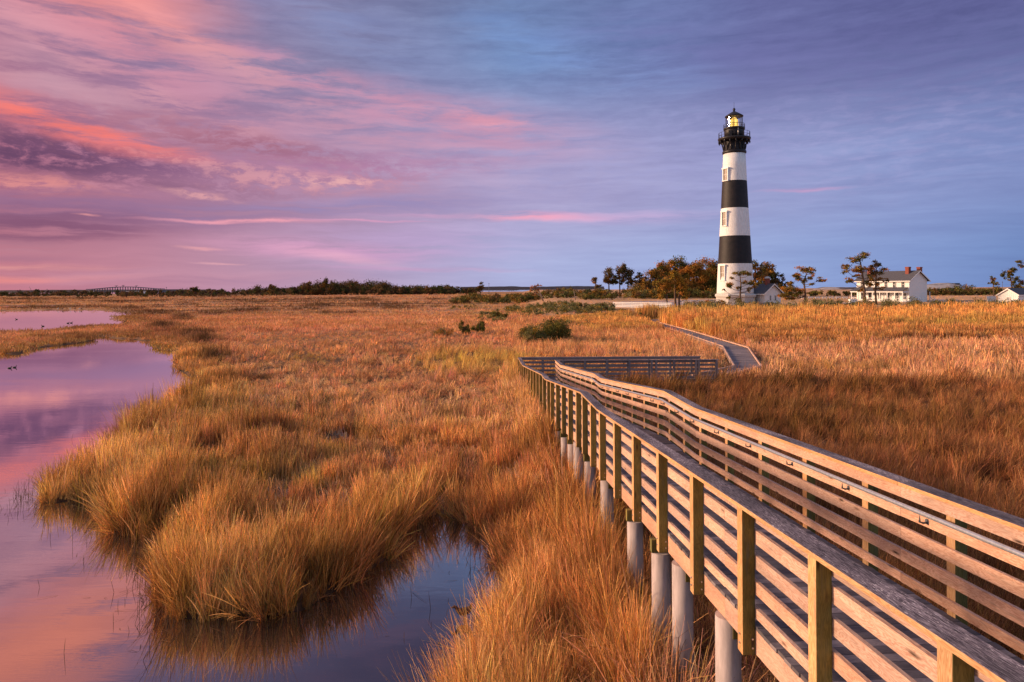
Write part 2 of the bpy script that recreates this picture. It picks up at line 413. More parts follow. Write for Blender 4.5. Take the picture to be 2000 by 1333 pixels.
# ------------------------------------------------------------------ ground colours (real surface colours)
def pxy(X, Y, z=.15):
    """which photo row/column a ground point lies at, used only to lay out vegetation zones"""
    Yc = np.maximum(Y, .5)
    u = X/Yc*F; v = (H-z)/Yc*F
    return 1000+u+RO*v, YH+v-RO*u
def build_ground():
    rows = [-60, -30, -15, -8, -4]+list(np.arange(-2, 6, 1.))
    y = 6.0
    while y < 1100: rows.append(y); y *= 1.012 if y < 60 else 1.02
    rows += [1500, 2500, 5000, 9000, 16000]
    rows = np.array(rows, float)
    cols = np.linspace(-1.25, 1.25, 420)
    cols = np.sign(cols)*np.abs(cols)**1.0
    YY = np.repeat(rows[:, None], len(cols), 1)
    XX = cols[None, :]*(np.abs(YY)*1.0+16)
    d = sdf(XX, YY); Zz = ground_z(XX, YY, d)
    V = np.stack([XX, YY, Zz], -1).reshape(-1, 3)
    r, c = len(rows), len(cols)
    I = np.arange(r*c).reshape(r, c)
    Q = np.stack([I[:-1,:-1], I[:-1,1:], I[1:,1:], I[1:,:-1]], -1).reshape(-1, 4)
    X = V[:,0]; Y = V[:,1]
    n = fbm(X*.3, Y*.3)[:,None]; n2 = fbm(X*.02, Y*.05)[:,None]
    px, py = pxy(X, Y)
    mud = np.array([.045,.030,.021]); litter = np.array([.22,.12,.065]); lawn = np.array([.62,.36,.20]); far = np.array([.46,.25,.13])
    colr = mud*(1-n)+litter*n*1.0
    colr = colr*np.ones((len(V),3))
    f = sstep(45, 110, Y)[:,None]
    colr = colr*(1-f)+(far*(.65+.6*n2))*f
    up = (sstep(112, 142, Y)*sstep(-2, 12, X-.02*(Y-100)))[:,None]
    g = np.array([.40,.27,.12])
    gl = sstep(.45,.7,fbm(X*.06,Y*.15))[:,None]
    colr = colr*(1-up)+((lawn*(1-gl*.55)+g*gl*.55)*(.85+.3*n))*up
    # dull strips far out on the flats
    st = sstep(.60,.66,fbm(X*.006+3, Y*.05))*sstep(150,210,Y)*(1-up[:,0])
    colr = colr*(1-.7*st[:,None])+np.array([.09,.055,.035])*.7*st[:,None]
    wet = sstep(.25, -.1, d.ravel())[:,None]
    colr = colr*(1-wet)+np.array([.03,.022,.018])*wet
    m, nt, out = newmat('marsh_soil')
    a = N(nt, 'ShaderNodeAttribute', attribute_name='tint')
    tc = N(nt, 'ShaderNodeTexCoord').outputs['Object']
    nn = noise(nt, mapping(nt, tc, (1,.6,1)), 3, 8, .7)
    nb = noise(nt, mapping(nt, tc, (1,.35,1)), .25, 8, .75)
    r1 = ramp(nt, [(.3, (.6,.58,.55)), (.7, (1.35,1.35,1.35))]); nt.links.new(nn, r1.inputs[0])
    r2 = ramp(nt, [(.35, (.72,.70,.66)), (.65, (1.2,1.2,1.2))]); nt.links.new(nb, r2.inputs[0])
    cc = mixc(nt, mixc(nt, a.outputs['Color'], r1.outputs[0], 1, 'MULTIPLY'), r2.outputs[0], 1, 'MULTIPLY')
    bsdf(nt, out, cc, .9, .1, nn, .6, .06)
    o = npmesh('ground', V, Q, m, tint=colr, smooth=True)
    tag(o, 'marsh soil and short turf under the dry grass', None, None, 'structure')
build_ground()

# ------------------------------------------------------------------ water
def build_water():
    m, nt, out = newmat('still_water')
    tc = N(nt, 'ShaderNodeTexCoord').outputs['Object']
    n1 = noise(nt, mapping(nt, tc, (.5, 2.2, 1)), 1.6, 3, .5)
    n2 = noise(nt, mapping(nt, tc, (1, 5, 1)), 5, 2, .5)
    big = noise(nt, mapping(nt, tc, (.08, .25, 1)), 1, 2)
    amp = mth(nt, 'MULTIPLY', mth(nt, 'SUBTRACT', big, .45, clamp=True), 3.0)
    h = mth(nt, 'ADD', n1, mth(nt, 'MULTIPLY', n2, amp))
    b = N(nt, 'ShaderNodeBump'); b.inputs['Strength'].default_value = .10; b.inputs['Distance'].default_value = .012
    nt.links.new(h, b.inputs['Height'])
    gl = N(nt, 'ShaderNodeBsdfGlossy'); gl.inputs['Roughness'].default_value = .015; gl.inputs['Color'].default_value = (1,1,1,1)
    df = N(nt, 'ShaderNodeBsdfDiffuse'); df.inputs['Color'].default_value = (.020,.015,.016,1)
    fr = N(nt, 'ShaderNodeFresnel'); fr.inputs['IOR'].default_value = 2.0
    for x in (gl, df, fr): nt.links.new(b.outputs[0], x.inputs['Normal'])
    mx = N(nt, 'ShaderNodeMixShader'); nt.links.new(mth(nt,'MULTIPLY_ADD',fr.outputs[0],1.95,.10,clamp=True), mx.inputs[0])
    nt.links.new(df.outputs[0], mx.inputs[1]); nt.links.new(gl.outputs[0], mx.inputs[2]); nt.links.new(mx.outputs[0], out.inputs[0])
    V = []; rows = [-60, 0, 40, 150, 600, 2000, 9000, 20000]; cols = [-1, -.3, 0, .3, 1]
    for y in rows:
        for c in cols: V.append((c*(abs(y)*1.3+90), y, 0))
    V = np.array(V, float); I = np.arange(len(V)).reshape(len(rows), len(cols))
    Q = np.stack([I[:-1,:-1], I[:-1,1:], I[1:,1:], I[1:,:-1]], -1).reshape(-1, 4)
    tag(npmesh('water', V, Q, m), 'still marsh water mirroring the pink sky', None, None, 'structure')
build_water()

# ------------------------------------------------------------------ grass tufts
def tuft(n, radius, length, width, fan, bend, segs=4, lenvar=.3, lean=0., seed=0, straight=False, flat=0., head=False):
    r = np.random.default_rng(seed)
    an = r.random(n)*2*np.pi; rr = radius*np.sqrt(r.random(n))
    root = np.stack([rr*np.cos(an), rr*np.sin(an), np.zeros(n)], 1)
    L = length*(1-lenvar+lenvar*2*r.random(n))
    da = r.random(n)*2*np.pi                           # bend direction
    th0 = np.abs(r.normal(0, fan, n))+flat*r.random(n)
    bd = bend*(.3+1.2*r.random(n))
    wa = da+np.pi/2+r.normal(0, .5, n)
    side = np.stack([np.cos(wa), np.sin(wa), np.zeros(n)], 1)
    w = width*(.6+.8*r.random(n))
    V = []; 
    p = root.copy(); 
    rings = [p]
    kink = r.random(n) < (.35 if straight else 0)
    kp = r.integers(1, segs, n)
    for s in range(1, segs+1):
        th = th0+bd*((s-.5)/segs)**1.3*1.6
        if straight: th = th0+np.where(kink & (s > kp), 1.0+.6*np.sin(da*5), 0)
        th = np.minimum(th, 2.1)
        dv = np.stack([np.sin(th)*np.cos(da), np.sin(th)*np.sin(da), np.cos(th)], 1)
        p = p+dv*(L/segs)[:,None]; rings.append(p)
    V = np.zeros((n, segs+1, 2, 3))
    for s, p in enumerate(rings):
        t = s/segs
        ws = w*(1-.75*t**1.5)
        if head and s >= segs-1: ws = w*1.35*(1 if s == segs-1 else .5)
        V[:, s, 0] = p-side*ws[:,None]/2; V[:, s, 1] = p+side*ws[:,None]/2
    idx = np.arange(n*(segs+1)*2).reshape(n, segs+1, 2)
    Q = np.stack([idx[:,:-1,0], idx[:,:-1,1], idx[:,1:,1], idx[:,1:,0]], -1).reshape(-1, 4)
    tv = (.26+1.2*r.random(n)**1.35)[:,None]*np.stack([np.ones(n), 1+.12*r.normal(0,1,n), 1+.2*r.normal(0,1,n)], 1)
    pale = r.random(n) < .15
    tv[pale] *= 1.9
    T = np.repeat(tv[:,None,:], (segs+1)*2, 1).reshape(-1, 3)
    return V.reshape(-1, 3), Q, np.clip(T, .12, 2.2)
# level of detail steps: (near, far, blade width)
LOD = [(0,9),(9,18),(18,36),(36,72),(72,145),(145,700)]
def lodw(k): return [.010,.0155,.026,.044,.078,.15][k]
CS = .0098
def lods(k): # typical spacing
    return [.10,.13,.24,.46,.9,1.9][k]
src = bpy.data.collections.new('tuft_sources')
KIND = {}
def add_src(kind, **kw):
    for k in range(6):
        for v in range(3):
            n = {'upright':27,'lodged':30,'broken':20,'reed':70,'fine':33}[kind]
            if k == 0: n = int(n*.8)
            V, Q, T = tuft(n, lods(k)*.85, width=lodw(k)*kw.get('wm',1), seed=hash((len(KIND), k, v)) % 10000 if False else 100*len(KIND)+10*k+v,
                           length=1.0, fan=kw['fan']*(1 if k < 4 else .8), bend=kw['bend'], segs=kw.get('segs',5) if k < 3 else 3,
                           lenvar=kw.get('lv',.3), straight=kw.get('straight',False), flat=kw.get('flat',0), head=kw.get('head',False))
            T = T*(1-min(.55,.14*k))+T.mean(0)*min(.55,.14*k)
            o = npmesh('grass_tuft_%03d' % (len(KIND)*18+k*3+v), V, Q, M['grass'], tint=T, link=False)
            src.objects.link(o)
    KIND[kind] = len(KIND)
add_src('upright', fan=.13, bend=.16)
add_src('lodged', fan=.45, bend=1.25, lv=.35)
add_src('broken', fan=.2, bend=.1, straight=True, flat=1.35, lv=.45, wm=1.5)
add_src('reed', fan=.09, bend=.16, lv=.30, head=True, wm=.48)
add_src('fine', fan=.20, bend=.32, lv=.4, wm=.8)

def gn_tree():
    ng = bpy.data.node_groups.new('tuft_scatter', 'GeometryNodeTree')
    ng.interface.new_socket('Geometry', in_out='INPUT', socket_type='NodeSocketGeometry')
    ng.interface.new_socket('Geometry', in_out='OUTPUT', socket_type='NodeSocketGeometry')
    gi = ng.nodes.new('NodeGroupInput'); go = ng.nodes.new('NodeGroupOutput')
    ci = ng.nodes.new('GeometryNodeCollectionInfo'); ci.inputs['Collection'].default_value = src
    ci.inputs['Separate Children'].default_value = True; ci.inputs['Reset Children'].default_value = True
    ip = ng.nodes.new('GeometryNodeInstanceOnPoints'); ip.inputs['Pick Instance'].default_value = True
    def na(nm, dt):
        n = ng.nodes.new('GeometryNodeInputNamedAttribute'); n.data_type = dt; n.inputs['Name'].default_value = nm; return n.outputs['Attribute']
    L = ng.links.new
    L(gi.outputs[0], ip.inputs['Points']); L(ci.outputs[0], ip.inputs['Instance'])
    L(na('kind','INT'), ip.inputs['Instance Index'])
    L(na('rot','FLOAT_VECTOR'), ip.inputs['Rotation']); L(na('scl','FLOAT_VECTOR'), ip.inputs['Scale'])
    L(ip.outputs[0], go.inputs[0]); return ng
NG = gn_tree()
def scatter(name, P, kind, rot, scl, tint, label, cat):
    me = bpy.data.meshes.new(name)
    me.vertices.add(len(P)); me.vertices.foreach_set('co', P.astype(np.float32).ravel())
    for nm, dt, arr, key in (('rot','FLOAT_VECTOR',rot,'vector'),('scl','FLOAT_VECTOR',scl,'vector'),('kind','INT',kind,'value')):
        a = me.attributes.new(nm, dt, 'POINT'); a.data.foreach_set(key, arr.astype(np.int32 if dt=='INT' else np.float32).ravel())
    a = me.attributes.new('tint', 'FLOAT_COLOR', 'POINT')
    a.data.foreach_set('color', np.hstack([tint, np.ones((len(tint),1))]).astype(np.float32).ravel())
    me.materials.append(M['grass'])
    o = bpy.data.objects.new(name, me); col.objects.link(o)
    md = o.modifiers.new('scatter', 'NODES'); md.node_group = NG
    return tag(o, label, cat, None, 'stuff')

# boardwalk geometry (shared by grass clearing)
XL0, SL = 2.633, -.0538            # outer face of the left posts:  X = XL0 + SL*Z
XR0 = 4.96
def hund(Z):                       # depth of the cap underside below eye level
    pts = [(-6, 2.70-.060*20.8), (14.8,2.70),(17.2,2.70),(26.0,3.55),(27.4,3.55),(38.4,4.45),(60,4.45)]
    return float(np.interp(Z, [p[0] for p in pts], [p[1] for p in pts]))
RH = 1.16
def deckz(Z): return H-hund(Z)-RH

LOWPATH = [(11.0,41.8,14.0,42.8),(15.1,46.5,16.9,46.4),(19.0,61.6,20.8,60.2),(20.0,82,21.8,82),(20.6,104,22.2,103),(21.9,111,25.0,117)]
def in_low(X, Y):
    m = np.zeros(X.shape, bool)
    for (a, b, c, d), (e, f, g, h) in zip(LOWPATH[:-1], LOWPATH[1:]):
        quad = [(a-.25,b),(c+.25,d),(g+.25,h),(e-.25,f)]
        ins = np.zeros(X.shape, bool)
        for i in range(4):
            ax, ay = quad[i]; bx, by = quad[(i+1)%4]
            if ay != by: ins ^= ((ay > Y) != (by > Y)) & (X < (bx-ax)*(Y-ay)/(by-ay)+ax)
        m |= ins
    return m

def scatter_all():
    pts = []; lod = []
    y = 5.5
    while y < 560:
        s = max(.085, CS*y*(1.0 if y < 150 else 1.25))
        xm = .80*y+3
        xs = np.arange(-xm, xm, s)
        px_ = xs+rng.uniform(-.5, .5, len(xs))*s; py_ = y+rng.uniform(-.5, .5, len(xs))*s
        pts.append(np.stack([px_, py_], 1)); 
        y += s*(1.0 if y < 150 else 1.6)
    P = np.concatenate(pts); X, Y = P[:,0], P[:,1]
    d = sdf(X, Y); up = sstep(112, 142, Y)*sstep(-2, 12, X-.02*(Y-100))
    keep = (d > -.10+.22*fbm(X*2.3+4,Y*2.3,2)) & ((up < .25) | (Y < 330))
    X, Y, d = X[keep], Y[keep], d[keep]
    # clear the low walkway and strip under the ramp
    keep = ~in_low(X, Y); X, Y, d = X[keep], Y[keep], d[keep]
    lk = np.searchsorted([b for a, b in LOD[:-1]], Y)
    gz = ground_z(X, Y, d)
    px, py = pxy(X, Y)
    n = len(X); rv = rng.random(n)
    big = fbm(X*.10, Y*.10, 4); med = fbm(X*.55+31, Y*.55, 3); swir = fbm(X*.35+77, Y*.35, 3); sm = fbm(X*2+5, Y*2, 2)
    far = fbm(X*.03+11, Y*.06+4, 4)
    kind = np.full(n, KIND['upright']); hgt = np.full(n, .55); tint = np.tile(np.array([.66,.37,.17]), (n,1))
    C = lambda *c: np.array(c)
    la = 2*np.pi*swir*2.2+rng.normal(0,.6,n); lm = .02+.42*sstep(.45,.7,med)             # lean azimuth/size
    jit = rng.normal(0,.13,(2,n)); lx = np.cos(la)*lm*.75+.04+jit[0]; ly = np.sin(la)*lm*.75+jit[1]
    def blend(mask, c): tint[:] = tint*(1-mask[:,None])+c*mask[:,None]
    # large patches of tone over the whole marsh
    blend(sstep(.50,.66,big), C(.60,.335,.17)); blend(sstep(.48,.34,big), C(.76,.49,.28))
    blend(.7*sstep(.58,.75,fbm(X*.16+40, Y*.2+3, 3)), C(.45,.34,.12))
    # lodged, flattened middle
    mid = sstep(380,520,px)*sstep(1010,960,px)*sstep(625,660,py)*sstep(860,780,py)
    lod_m = (med*.6+rv*.4 < .2+.5*mid) 
    kind = np.where(lod_m, KIND['lodged'], kind); hgt = np.where(lod_m, .42, hgt)
    blend(.55*mid, C(.76,.42,.26))
    blend(.75*sstep(45,85,Y), C(.66,.36,.19)); blend(.6*sstep(.5,.62,fbm(X*.04+5,Y*.12))*sstep(60,90,Y), C(.50,.25,.13)); blend(.5*sstep(.5,.64,fbm(X*.05+25,Y*.1))*sstep(60,90,Y), C(.76,.44,.25))
    # pinkish crushed mid distance
    far1 = sstep(640,600,py)*sstep(560,600,py)
    hgt *= 1-.35*far1
    b2 = (fbm(X*.12+9, Y*.25, 3) > .52)&(py < 690)&(px > 300)&(px < 1150)
    kind = np.where(b2 & (rv < .6), KIND['broken'], kind); blend(b2*.5, C(.78,.42,.28))
    # tall golden cordgrass at the water's edge
    edge = sstep(3.2,.4,d)*sstep(30,20,Y)+.9*sstep(5,.5,d)*sstep(20,30,Y)
    pen = np.clip(edge+sstep(640,380,px)*sstep(720,800,py)*.45, 0, 1)
    kind = np.where(pen > .35+.3*rv, np.where(rv<.75, KIND['upright'], KIND['fine']), kind)
    hgt = hgt+pen*.33*sstep(48,22,Y)-.12*sstep(28,50,Y)*(d<4)
    blend(pen*.8, C(.60,.35,.13)); blend(sstep(.48,.6,med)*pen*.8, C(.80,.50,.22)); blend(sstep(.46,.36,med)*pen*.7, C(.34,.19,.08))
    lx = lx*(1-.5*pen)+.10*pen
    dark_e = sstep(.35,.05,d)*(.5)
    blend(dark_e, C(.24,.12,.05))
    # tussock lean toward open water right of the peninsula
    pr = sstep(560,760,px)*sstep(1250,1000,py)*sstep(1000,1060,py)*sstep(900,780,px)
    lx += .35*pr; ly -= .10*pr
    # rust grass between the pond and the ramp
    rust = sstep(820,960,px)*sstep(860,960,py)
    hgt = np.where(rust > .5, .62+.22*med, hgt); kind = np.where((rust > .4), np.where(rv < .45, KIND['fine'], np.where(rv < .8, KIND['upright'], KIND['lodged'])), kind)
    blend(rust*.8, C(.62,.34,.16)); lx = lx*.6-.10*rust; 
    blend(.7*sstep(.52,.64,fbm(X*.9+3,Y*.9))*rust, C(.30,.14,.07))
    # bright tips near the lower bank
    nb = sstep(1130,1200,py)*sstep(1180,1020,px)*sstep(780,860,px); blend(nb*.6, C(.82,.52,.26)); hgt += .15*nb
    # strip beside the ramp
    # yellow-green meadow beside the corner
    gm = np.exp(-(((px-930)/120)**2+((py-712)/26)**2)**2); blend(gm*.9, C(.62,.45,.15)); kind = np.where(gm > .5, KIND['fine'], kind); hgt = np.where(gm > .4, .7, hgt); lx += .25*gm
    gm2 = np.exp(-(((px-600)/40)**2+((py-702)/10)**2)**2); blend(gm2*.7, C(.45,.36,.10))
    # right of the ramp: dark fine grass
    ramp_x = 1000+(XR0+SL*Y)/np.maximum(Y,.5)*F
    rt = (px > ramp_x-5) & (Y < 60)
    dk = rt*sstep(735,765,py+18*(sm-.5)+10*(big-.5))
    kind = np.where(dk > .5, np.where(rv < .8, KIND['fine'], KIND['lodged']), kind); hgt = np.where(dk > .5, .60, hgt)
    blend(dk*.92, C(.34,.165,.085)); blend(dk*sstep(.5,.62,big)*.8, C(.20,.115,.05)); blend(dk*sstep(.56,.7,med)*.6, C(.50,.25,.13)); lx = lx+.26*dk
    # strip of dark grass across
    # pale broken reeds
    br = ((px > 1265)|((px>1080)&(py<700)))*sstep(664,676,py+10*(sm-.5))*(1-dk)*(Y < 75)
    bm = br > .4
    kind = np.where(bm & (rv < .8), KIND['broken'], kind); hgt = np.where(bm, .62, hgt); blend(br*.9, C(.74,.45,.28)); blend(br*sstep(.55,.7,med)*.5, C(.50,.28,.2))
    wisp = br*np.exp(-((py-722-(px-1500)*.02)/9)**2)*sstep(1500,1560,px)*sstep(1800,1740,px)
    kind = np.where(wisp>.4, KIND['fine'], kind); blend(wisp, C(.40,.24,.10))
    # meadow left of the walkway: upright, warm
    lw = (px > 1000)*(px < 1440)*sstep(625,640,py)*sstep(700,690,py)*(X < 19)
    kind = np.where((lw > .4) & (rv < .7), KIND['fine'], np.where(lw > .4, KIND['broken'], kind)); hgt = np.where(lw > .4, .55, hgt); blend(lw*.7, C(.80,.46,.24))
    # tall reed belt
    rb = (X > 22.5+0*Y)*sstep(66,69,Y+3*(big-.5)*4)*sstep(128,122,Y)
    rb2 = (X > 8+(130-Y)*.05)*(X < 21)*sstep(84,92,Y)*sstep(126,120,Y)
    rb = np.maximum(rb, rb2)
    rm = rb > .5
    kind = np.where(rm, KIND['reed'], kind)
    hgt = np.where(rm, np.interp(Y, [66,75,95,125], [.75,1.15,1.55,1.65])*(.85+.3*med)*np.where(X < 21.5, .30+.32*sstep(8,17,X), 1), hgt)
    lowb = sstep(84,70,Y)
    blend(rb*.9, C(.66,.38,.15)); blend(rb*lowb*.8, C(.46,.25,.12)); blend(rb*sstep(.52,.66,far)*.6, C(.44,.32,.12)); 
    lx = np.where(rm, .05, lx); ly = np.where(rm, 0, ly)
    # shrubby zone left of the reeds, greener
    sz = sstep(860,930,px)*sstep(1230,1180,px)*sstep(628,612,py)
    blend(sz*.6*sstep(.4,.55,med), C(.34,.30,.12))
    # dark fringes along far channels
    st = sstep(.57,.61,fbm(X*.012+3, Y*.06))*sstep(130,180,Y)*sstep(950,850,px); blend(st*.85, C(.16,.10,.06)); hgt += .2*st
    for (sx, sy, rx, ry) in [(60,585,60,1.2),(230,590,45,1.5),(30,579,50,.8),(330,577,45,1),(160,584,60,1),(300,588,32,1.1),(365,594,22,1.5),(310,598,12,2),(470,587,50,1.1),(560,586,35,1.1),(500,591,30,1.3),(640,585,60,1.2),(720,587,30,1),(600,604,52,2),(490,606,60,3),(630,597,38,2.2),(745,596,55,2.4),(690,584,40,.9),(860,585,40,1.1),(420,580,60,.9),(770,603,60,1.6),(420,613,40,2),(660,612,60,1.4),(355,622,22,4),(300,612,50,2.6),(320,640,30,5),(380,655,36,4),(395,667,30,4),(420,700,26,7),(150,600,90,1.5),(60,602,80,1.2),(250,603,40,2)]:
        q = np.exp(-(((px-sx+6*(sm-.5))/rx)**2+((py-sy)/(ry*1.7))**2)**1.5); blend(q*.95, C(.10,.062,.042)); hgt = hgt*(1+.6*q)
    st2 = sstep(9,2,d)*sstep(60,90,Y); blend(st2*.6, C(.24,.13,.07))
    upv = sstep(112, 142, Y)*sstep(-2, 12, X-.02*(Y-100)) >= .25
    kind = np.where(upv, KIND['fine'], kind); hgt = np.where(upv, .17, hgt); tint[upv] = C(.80,.47,.25); gsp = upv & (fbm(X*.05+9,Y*.1) > .55); tint[gsp] = C(.52,.38,.17)
    # open bald spots with grey litter
    bald = [(410,902,42,16),(548,978,34,18),(640,1000,60,20),(975,948,46,14),(520,1006,24,12),(760,905,36,10),(660,860,40,9),(860,985,22,12),(330,930,20,10),(1120,905,12,10)]
    for bx, by, rx, ry in bald:
        q = ((px-bx)/rx)**2+((py-by)/ry)**2
        hit = q < 1
        kind = np.where(hit, KIND['broken'], kind); hgt = np.where(hit, .22, hgt); tint[hit] = C(.55,.50,.50)
    # gaps
    gf = fbm(X*1.3+60, Y*1.3, 3); gap = (gf > .585) & (Y < 60) & (Y > 8)
    hgt = np.where(gap, hgt*(1-.65*sstep(.60,.70,gf)), hgt); gone = gap & (rv < .35)
    tint[gap] *= .72
    mat_ = (fbm(X*.8+90,Y*.8,3) > .57) & (Y < 60) & (pen < .4) & ~dk.astype(bool) & ~rm; kind = np.where(mat_ & (rv<.75), KIND['broken'], kind); hgt = np.where(mat_, .30, hgt); tint[mat_] = tint[mat_]*.6+np.array([.74,.46,.30])*.4
    # sink under the ramp deck
    und = (X > XL0+SL*Y-.15) & (X < XR0+SL*Y+.15) & (Y < 43.5)
    und |= (X > .2) & (X < 12.3) & (Y > 40.4) & (Y < 43.3)
    dz = np.interp(Y, np.linspace(-6,60,200), [deckz(z) for z in np.linspace(-6,60,200)])
    room = np.clip(dz-gz-.35, .05, 2)
    hgt = np.where(und, np.minimum(hgt, room), hgt)
    lx = np.where(und, lx*.3, lx)
    near_low = in_low(X-.5, Y)|in_low(X+.5, Y)
    hgt = np.where(near_low, np.minimum(hgt, .38), hgt)
    ke = ~(und & (room < .12)) & ~gone
    side = sstep(2.2,.3,(XL0+SL*Y)-X)*((XL0+SL*Y) > X)*np.interp(Y,[0,16,20,30,43,45],[1,1,.9,.85,.85,0])
    hgt = np.maximum(hgt, 1.12*side*(.75+.4*rng.random(n))); lx = lx*(1-.5*side)-.05*side
    ed = (d < .75) & (Y < 60)
    xe, ye = X[ed], Y[ed]; e = .15
    gx = (sdf(xe+e, ye)-d[ed])/e; gy = (sdf(xe, ye+e)-d[ed])/e; gl = np.hypot(gx, gy)+1e-6
    wgt = sstep(.55,.05,d[ed])*(.65*rng.random(ed.sum())**1.5)
    lx[ed] -= gx/gl*wgt; ly[ed] -= gy/gl*wgt
    hgt[ed] *= 1-.55*sstep(.5,.0,d[ed])*rng.random(ed.sum())
    kind[ed] = np.where(rng.random(ed.sum()) < .45, KIND['fine'], kind[ed])
    # per tuft variation
    hgt = hgt*(.72+.56*fbm(X*1.25+8, Y*1.25, 2))
    hgt = hgt*np.where(upv, 1, np.where((Y > 65) & (X < 0), .72, 1))*np.where(Y > 22, .66+.68*fbm(X*.2+41, Y*.3, 3), 1)
    tl_ = (fbm(X*.5+71, Y*.7, 2) > .68) & (Y > 20) & (Y < 110) & (kind != KIND['reed']) & ~upv; hgt = np.where(tl_, hgt*1.45, hgt); tint[tl_] *= .72
    vr = np.where(kind == KIND['reed'], .2, np.where(Y > 55, .38, .7))[:,None]
    tint *= (1-vr/2+vr*rng.random((n,1)))*(1+.06*rng.normal(size=(n,3)))
    tint = np.clip(tint, .02, .80)
    tint *= np.array([1.36,1.19,.94])
    s = np.maximum(.085, CS*Y)/np.array([lods(k) for k in range(6)])[lk]
    hh = hgt*(.78+.44*rng.random(n))
    scl = np.stack([s*1.0, s*1.0, hh], 1)
    # horizontal scale must not squash bending blades: use mean of both
    hs = np.maximum(scl[:,0], .0)
    bendy = np.isin(kind, [KIND['lodged'], KIND['broken'], KIND['fine']])
    scl[:,0] = np.where(bendy, hh*.9, np.maximum(s, hh*.55)); scl[:,1] = scl[:,0]
    yaw = rng.random(n)*2*np.pi
    # rotation = lean about a horizontal axis after a random spin (Euler XYZ: spin last cannot be first, so solve it)
    ax = np.arctan2(ly, lx); tilt = np.clip(np.hypot(lx, ly), 0, .9)
    from mathutils import Matrix
    cy, sy = np.cos(yaw), np.sin(yaw); ct, st_ = np.cos(tilt), np.sin(tilt); kx, ky = -np.sin(ax), np.cos(ax)
    # R = Rot(k, tilt) * Rz(yaw)
    o = np.zeros(n); one = 1-ct
    Rk = np.array([[ct+kx*kx*one, kx*ky*one, ky*st_], [kx*ky*one, ct+ky*ky*one, -kx*st_], [-ky*st_, kx*st_, ct]]).transpose(2,0,1)
    Rz = np.array([[cy,-sy,o],[sy,cy,o],[o,o,o+1]]).transpose(2,0,1)
    RR = Rk@Rz
    ey = np.arcsin(np.clip(-RR[:,2,0], -1, 1)); ex = np.arctan2(RR[:,2,1], RR[:,2,2]); ez = np.arctan2(RR[:,1,0], RR[:,0,0])
    rot = np.stack([ex, ey, ez], 1)
    kk = kind*18+lk*3+rng.integers(0, 3, n)
    Pn = np.stack([X, Y, gz-.02], 1)
    isr = (kind == KIND['reed']) & ke; isb = (kind == KIND['broken']) & ke; isg = ~((kind == KIND['reed'])|(kind == KIND['broken'])) & ke
    for nm, mk, lb, ct_ in (('marsh_grass', isg, 'dry golden and rust marsh grass covering the wetland', 'grass'),
                       ('broken_reeds', isb, 'pale flattened broken reed stalks lying in drifts', 'reeds'),
                       ('reed_bed', isr, 'tall standing golden reeds in front of the lighthouse grounds', 'reeds')):
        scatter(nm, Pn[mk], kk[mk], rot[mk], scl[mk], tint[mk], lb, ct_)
    print('tufts', n)
scatter_all()

def water_stems():
    """loose stems standing in and floating on the water by the banks"""
    V = []; Q = []; T = []
    b = 0; k = 0
    P = np.concatenate([PONDS[0]])
    P = P[(P[:,1] > 9) & (P[:,1] < 30) & (np.abs(P[:,0]) < P[:,1]*.8)]
    for i in range(2600):
        p = P[rng.integers(len(P))]; off = rng.normal(0, .28 if rng.random() < .7 else .7, 2)
        x, y = p+off
        if sdf(np.array([x]), np.array([y]))[0] > -.05: continue
        L = rng.uniform(.06, .42)*rng.uniform(.5,1); w = .009
        if rng.random() < .35:
            a = rng.random()*6.28; dv = np.array([math.cos(a), math.sin(a), .02]); L *= 1.6
        else:
            a = rng.random()*6.28; t = abs(rng.normal(0,.35)); dv = np.array([math.cos(a)*math.sin(t), math.sin(a)*math.sin(t), math.cos(t)])
        s = np.array([1,0,0]) if abs(dv[0]) < .8 else np.array([0,1,0])
        r0 = np.array([x,y,.004]); m = r0+dv*L*.5+np.array([0,0,.01]); e = r0+dv*L+np.array([0,0,-.01 if L > .3 else .0])
        e[2] = max(e[2], .003)
        for q, ww in ((r0,w),(m,w*.9),(e,w*.3)): V += [q-s*ww/2, q+s*ww/2]
        Q += [[b,b+1,b+3,b+2],[b+2,b+3,b+5,b+4]]; b += 6
        c = np.array([.16,.09,.05])*rng.uniform(.4,1.6); T += [c]*6
    o = npmesh('loose_stems', np.array(V), np.array(Q), M['leaf'], tint=np.array(T))
    tag(o, 'thin dead stems standing and floating in the shallow water by the banks', 'stems', None, 'stuff')
water_stems()

